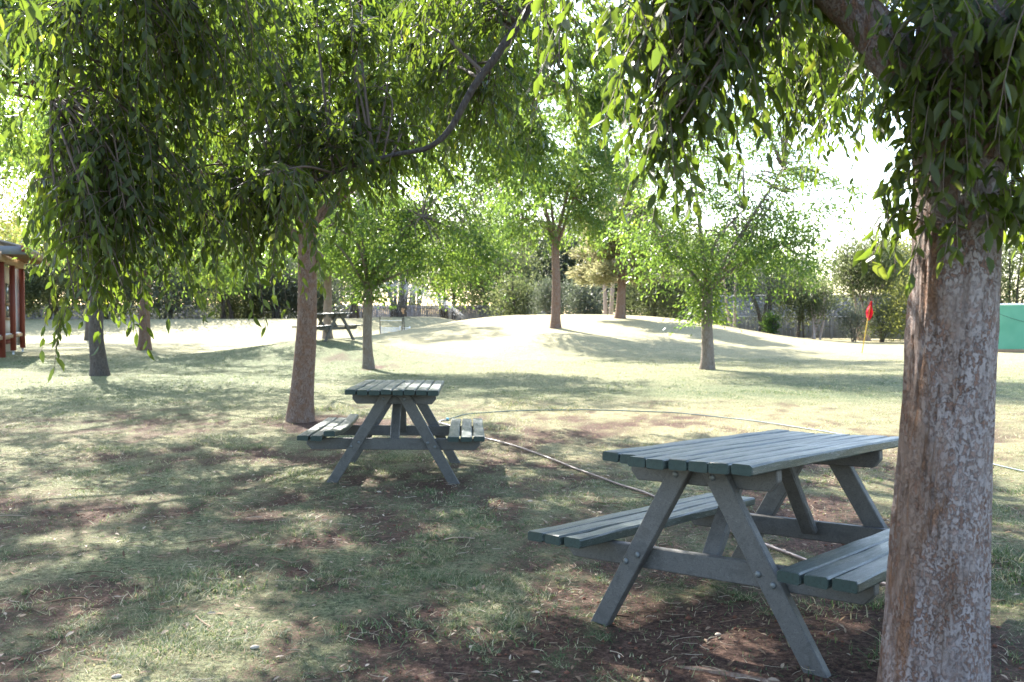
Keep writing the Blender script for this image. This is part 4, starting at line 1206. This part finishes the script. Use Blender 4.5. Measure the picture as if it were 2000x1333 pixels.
# ------------------------------------------------------------------ grass and litter
def grass():
    rg = np.random.default_rng(23)
    P_, S_, W_ = [], [], []
    def zone(n, y0, y1, hgt, wid, bias):
        y = np.sqrt(rg.uniform(y0 ** 2, y1 ** 2, n)); x = rg.uniform(-.60, .60, n) * (y + .6)
        bm = bare_mask(x, y) + .16 * (fbm(x * 9, y * 9, seed=91, octv=2) - .5) + .36 * (vnoise(x * 30, y * 24, seed=92) - .42) * (y < 10)
        keep = rg.random(n) > sstep(.36, .56, bm) * .97
        x, y = x[keep], y[keep]
        lush = fbm(x * 2.2, y * 2.2, seed=95, octv=3)
        h = hgt * rg.uniform(.5, 1.3, len(x)) * (.65 + .9 * sstep(.5, .75, lush))
        P_.append(np.stack([x, y, H(x, y) - .006], -1)); S_.append(h); W_.append(np.full(len(x), wid))
    zone(330000, 2.3, 5.2, .017, .0034, 0)
    zone(210000, 5.2, 9.5, .020, .0056, 0)
    zone(90000, 9.5, 16, .024, .0075, 0)
    zone(60000, 15.5, 27, .028, .013, 0)
    n_zone = sum(len(q) for q in S_)
    # taller tufts
    for px, py, nb, hh in [(860, 1052, 150, .06), (405, 1125, 260, .06), (345, 1160, 200, .06), (455, 1150, 220, .06), (1545, 1190, 60, .05), (965, 1170, 60, .05), (745, 1230, 110, .05), (955, 1250, 70, .05),
                           (1770, 1290, 140, .09), (1700, 1180, 200, .06), (1960, 1090, 400, .07), (1975, 1130, 400, .07), (240, 1280, 100, .05), (1010, 1200, 50, .05), (600, 1140, 80, .05),
                           (640, 800, 160, .1), (550, 818, 120, .1), (1000, 790, 200, .07), (1090, 800, 200, .07), (980, 838, 150, .06)]:
        g = G(px, py)
        x = g[0] + rg.normal(0, .07, nb) * (1 + g[1] / 8); y = g[1] + rg.normal(0, .06, nb) * (1 + g[1] / 8)
        P_.append(np.stack([x, y, H(x, y) - .006], -1)); S_.append(hh * .62 * rg.uniform(.5, 1.2, nb)); W_.append(np.full(nb, .0034 + .0003 * g[1]))
    p = np.concatenate(P_); h = np.concatenate(S_); w = np.concatenate(W_); n = len(p)
    a = rg.uniform(0, 2 * np.pi, n); lean = np.abs(rg.normal(1.3, .9, n))
    dx = np.stack([np.cos(a), np.sin(a), np.zeros(n)], -1); sd = np.stack([-np.sin(a), np.cos(a), np.zeros(n)], -1)
    up = np.array([0, 0, 1.])
    b0 = p - sd * (w * .62)[:, None]; b1 = p + sd * (w * .62)[:, None]
    mid = p + up * (h * .62)[:, None] + dx * (h * lean * .35)[:, None]
    m1 = mid + sd * (w * .42)[:, None]; m0 = mid - sd * (w * .42)[:, None]
    tip = p + up * (h * .92)[:, None] + dx * (h * lean)[:, None]
    nz = n_zone
    va = np.stack([b0[:nz], b1[:nz], tip[:nz]], 1).reshape(-1, 3)
    vb = np.stack([b0[nz:], b1[nz:], m1[nz:], m0[nz:], tip[nz:]], 1).reshape(-1, 3)
    fa = np.arange(nz * 3).reshape(-1, 3)
    off = np.arange(n - nz)[:, None] * 5 + nz * 3
    x, y = p[:, 0], p[:, 1]
    tint = np.clip(.12 + (.55 + .35 * sstep(6, 10, y)) * dry_light_mask(x, y) + .55 * (fbm(x * 1.3, y * 1.3, seed=37, octv=3) - .45) + .55 * (vnoise(x * 22, y * 18, seed=38) - .5) + rg.normal(0, .22, n), 0, 1)  # painted lawn sun and shade carry into blades; farther ones lightened as sunlit
    strawy = rg.random(n) < .16; tint[strawy] = rg.uniform(.7, 1, strawy.sum())
    me = mesh_np('grass', np.concatenate([va, vb]), [fa, np.array([[3, 2, 4]]) + off, np.array([[0, 1, 2, 3]]) + off], M['grass'], False, {'tint': np.concatenate([np.repeat(tint[:nz], 3), np.repeat(tint[nz:], 5)])})
    tag(obj('grass', me), 'short patchy grass blades over the red earth', 'grass', kind='stuff')

def litter():
    rg = np.random.default_rng(29)
    # fallen leaves
    n = 3400
    y = np.sqrt(rg.uniform(2.3 ** 2, 9 ** 2, n)); x = rg.uniform(-.6, .6, n) * (y + .5)
    pos = np.stack([x, y, H(x, y) + rg.uniform(.002, .012, n)], -1)
    ax = rg.normal(0, 1, (n, 3)) * (1, 1, .18)
    fr = frames(ax, rg.normal(0, .25, (n, 3)) + (0, 0, 1))
    tint = np.clip(rg.beta(1.3, 1.6, n), 0, 1)
    o = obj('fallen_leaves', leaf_mesh('fallen_leaves', pos, fr, rg.uniform(.018, .05, n), tint, M['litter'], True))
    tag(o, 'dry brown leaves scattered over the shaded ground', 'leaf litter', kind='stuff')
    # straw and twigs
    mb = MB(); tt = []
    for _ in range(1900):
        y = math.sqrt(rg.uniform(2.3 ** 2, 7.5 ** 2)); x = rg.uniform(-.6, .6) * (y + .5)
        a = rg.uniform(0, 2 * np.pi); L = rg.uniform(.03, .11) if rg.random() < .985 else rg.uniform(.11, .2)
        u = np.linspace(-.5, .5, 4)
        c = rg.normal(0, .18) * L
        px_ = x + L * (u * math.cos(a)) - c * (4 * u * u) * math.sin(a); py_ = y + L * (u * math.sin(a)) + c * (4 * u * u) * math.cos(a)
        pz = H(px_, py_) + .006 + rg.uniform(0, .012)
        r = rg.uniform(.0007, .0016) if L < .12 else rg.uniform(.0018, .004)
        mb.tube(np.stack([px_, py_, pz], -1), r, 4)
        tt.append(np.full(16, np.clip(rg.normal(.6 if L < .12 else .25, .25), 0, 1)))
    o = obj('fallen_twigs', mb.mesh('fallen_twigs', M['litter'], False, {'tint': np.concatenate(tt)}))
    tag(o, 'thin straw and broken twigs lying on the ground', 'twig litter', kind='stuff')
    # clods and grit on the bare earth
    n = 5200
    y = np.sqrt(rg.uniform(2.3 ** 2, 7 ** 2, n)); x = rg.uniform(-.6, .6, n) * (y + .5)
    k = bare_mask(x, y) > .44; x, y = x[k], y[k]; n = len(x)
    octa = np.array([[1, 0, 0], [-1, 0, 0], [0, 1, 0], [0, -1, 0], [0, 0, 1], [0, 0, -1]], float)
    of = np.array([[0, 2, 4], [2, 1, 4], [1, 3, 4], [3, 0, 4], [2, 0, 5], [1, 2, 5], [3, 1, 5], [0, 3, 5]])
    s = rg.gamma(1.6, .0024, n) + .0015
    v = np.stack([x, y, H(x, y) - .008], -1)[:, None] + octa[None] * s[:, None, None] * rg.uniform(.6, 1.2, (n, 6, 1)) * np.array([1, 1, .7])
    o = obj('earth_clods', mesh_np('earth_clods', v.reshape(-1, 3), [(of[None] + (np.arange(n) * 6)[:, None, None]).reshape(-1, 3)], M['clod'], True))
    tag(o, 'small red earth clods on the bare ground', 'earth clods', kind='stuff')
    # the few stones one can point to
    for lab, px, py, r in (('oval cream stone in the lower left foreground', 497, 1269, .011), ('small white pebble under the nearest table', 1402, 1243, .008), ('pale pebble at the bottom left edge of the picture', 228, 1325, .010)):
        g = G(px, py)
        bm = bmesh.new(); bmesh.ops.create_icosphere(bm, subdivisions=3, radius=r)
        for v_ in bm.verts:
            nn = 1 + .25 * (float(vnoise(v_.co.x * 120, v_.co.y * 120, v_.co.z * 120, seed=int(px))) - .5)
            v_.co = Vector((v_.co.x * 1.7 * nn, v_.co.y * 1.05 * nn, v_.co.z * .75 * nn))
        me = bpy.data.meshes.new('stone'); bm.to_mesh(me); bm.free(); me.materials.append(M['stone'])
        for p_ in me.polygons: p_.use_smooth = True
        o = bpy.data.objects.new('stone', me); link(o); o.location = (g[0], g[1], g[2] + r * .4); o.rotation_euler = (0, 0, .3)
        tag(o, lab, 'stone', 'pale stones on the ground')
M['clod'] = mat_plain('earth_clod', (.15, .068, .045), .95, .4, 60, .1)

big_tree()
lawn_trees()
conifer()
background()
sheet_fence()
paling_fence()
shade_fence()
building()
barrier()
flag()
water_spray()
tables()
hoses()
grass()
litter()
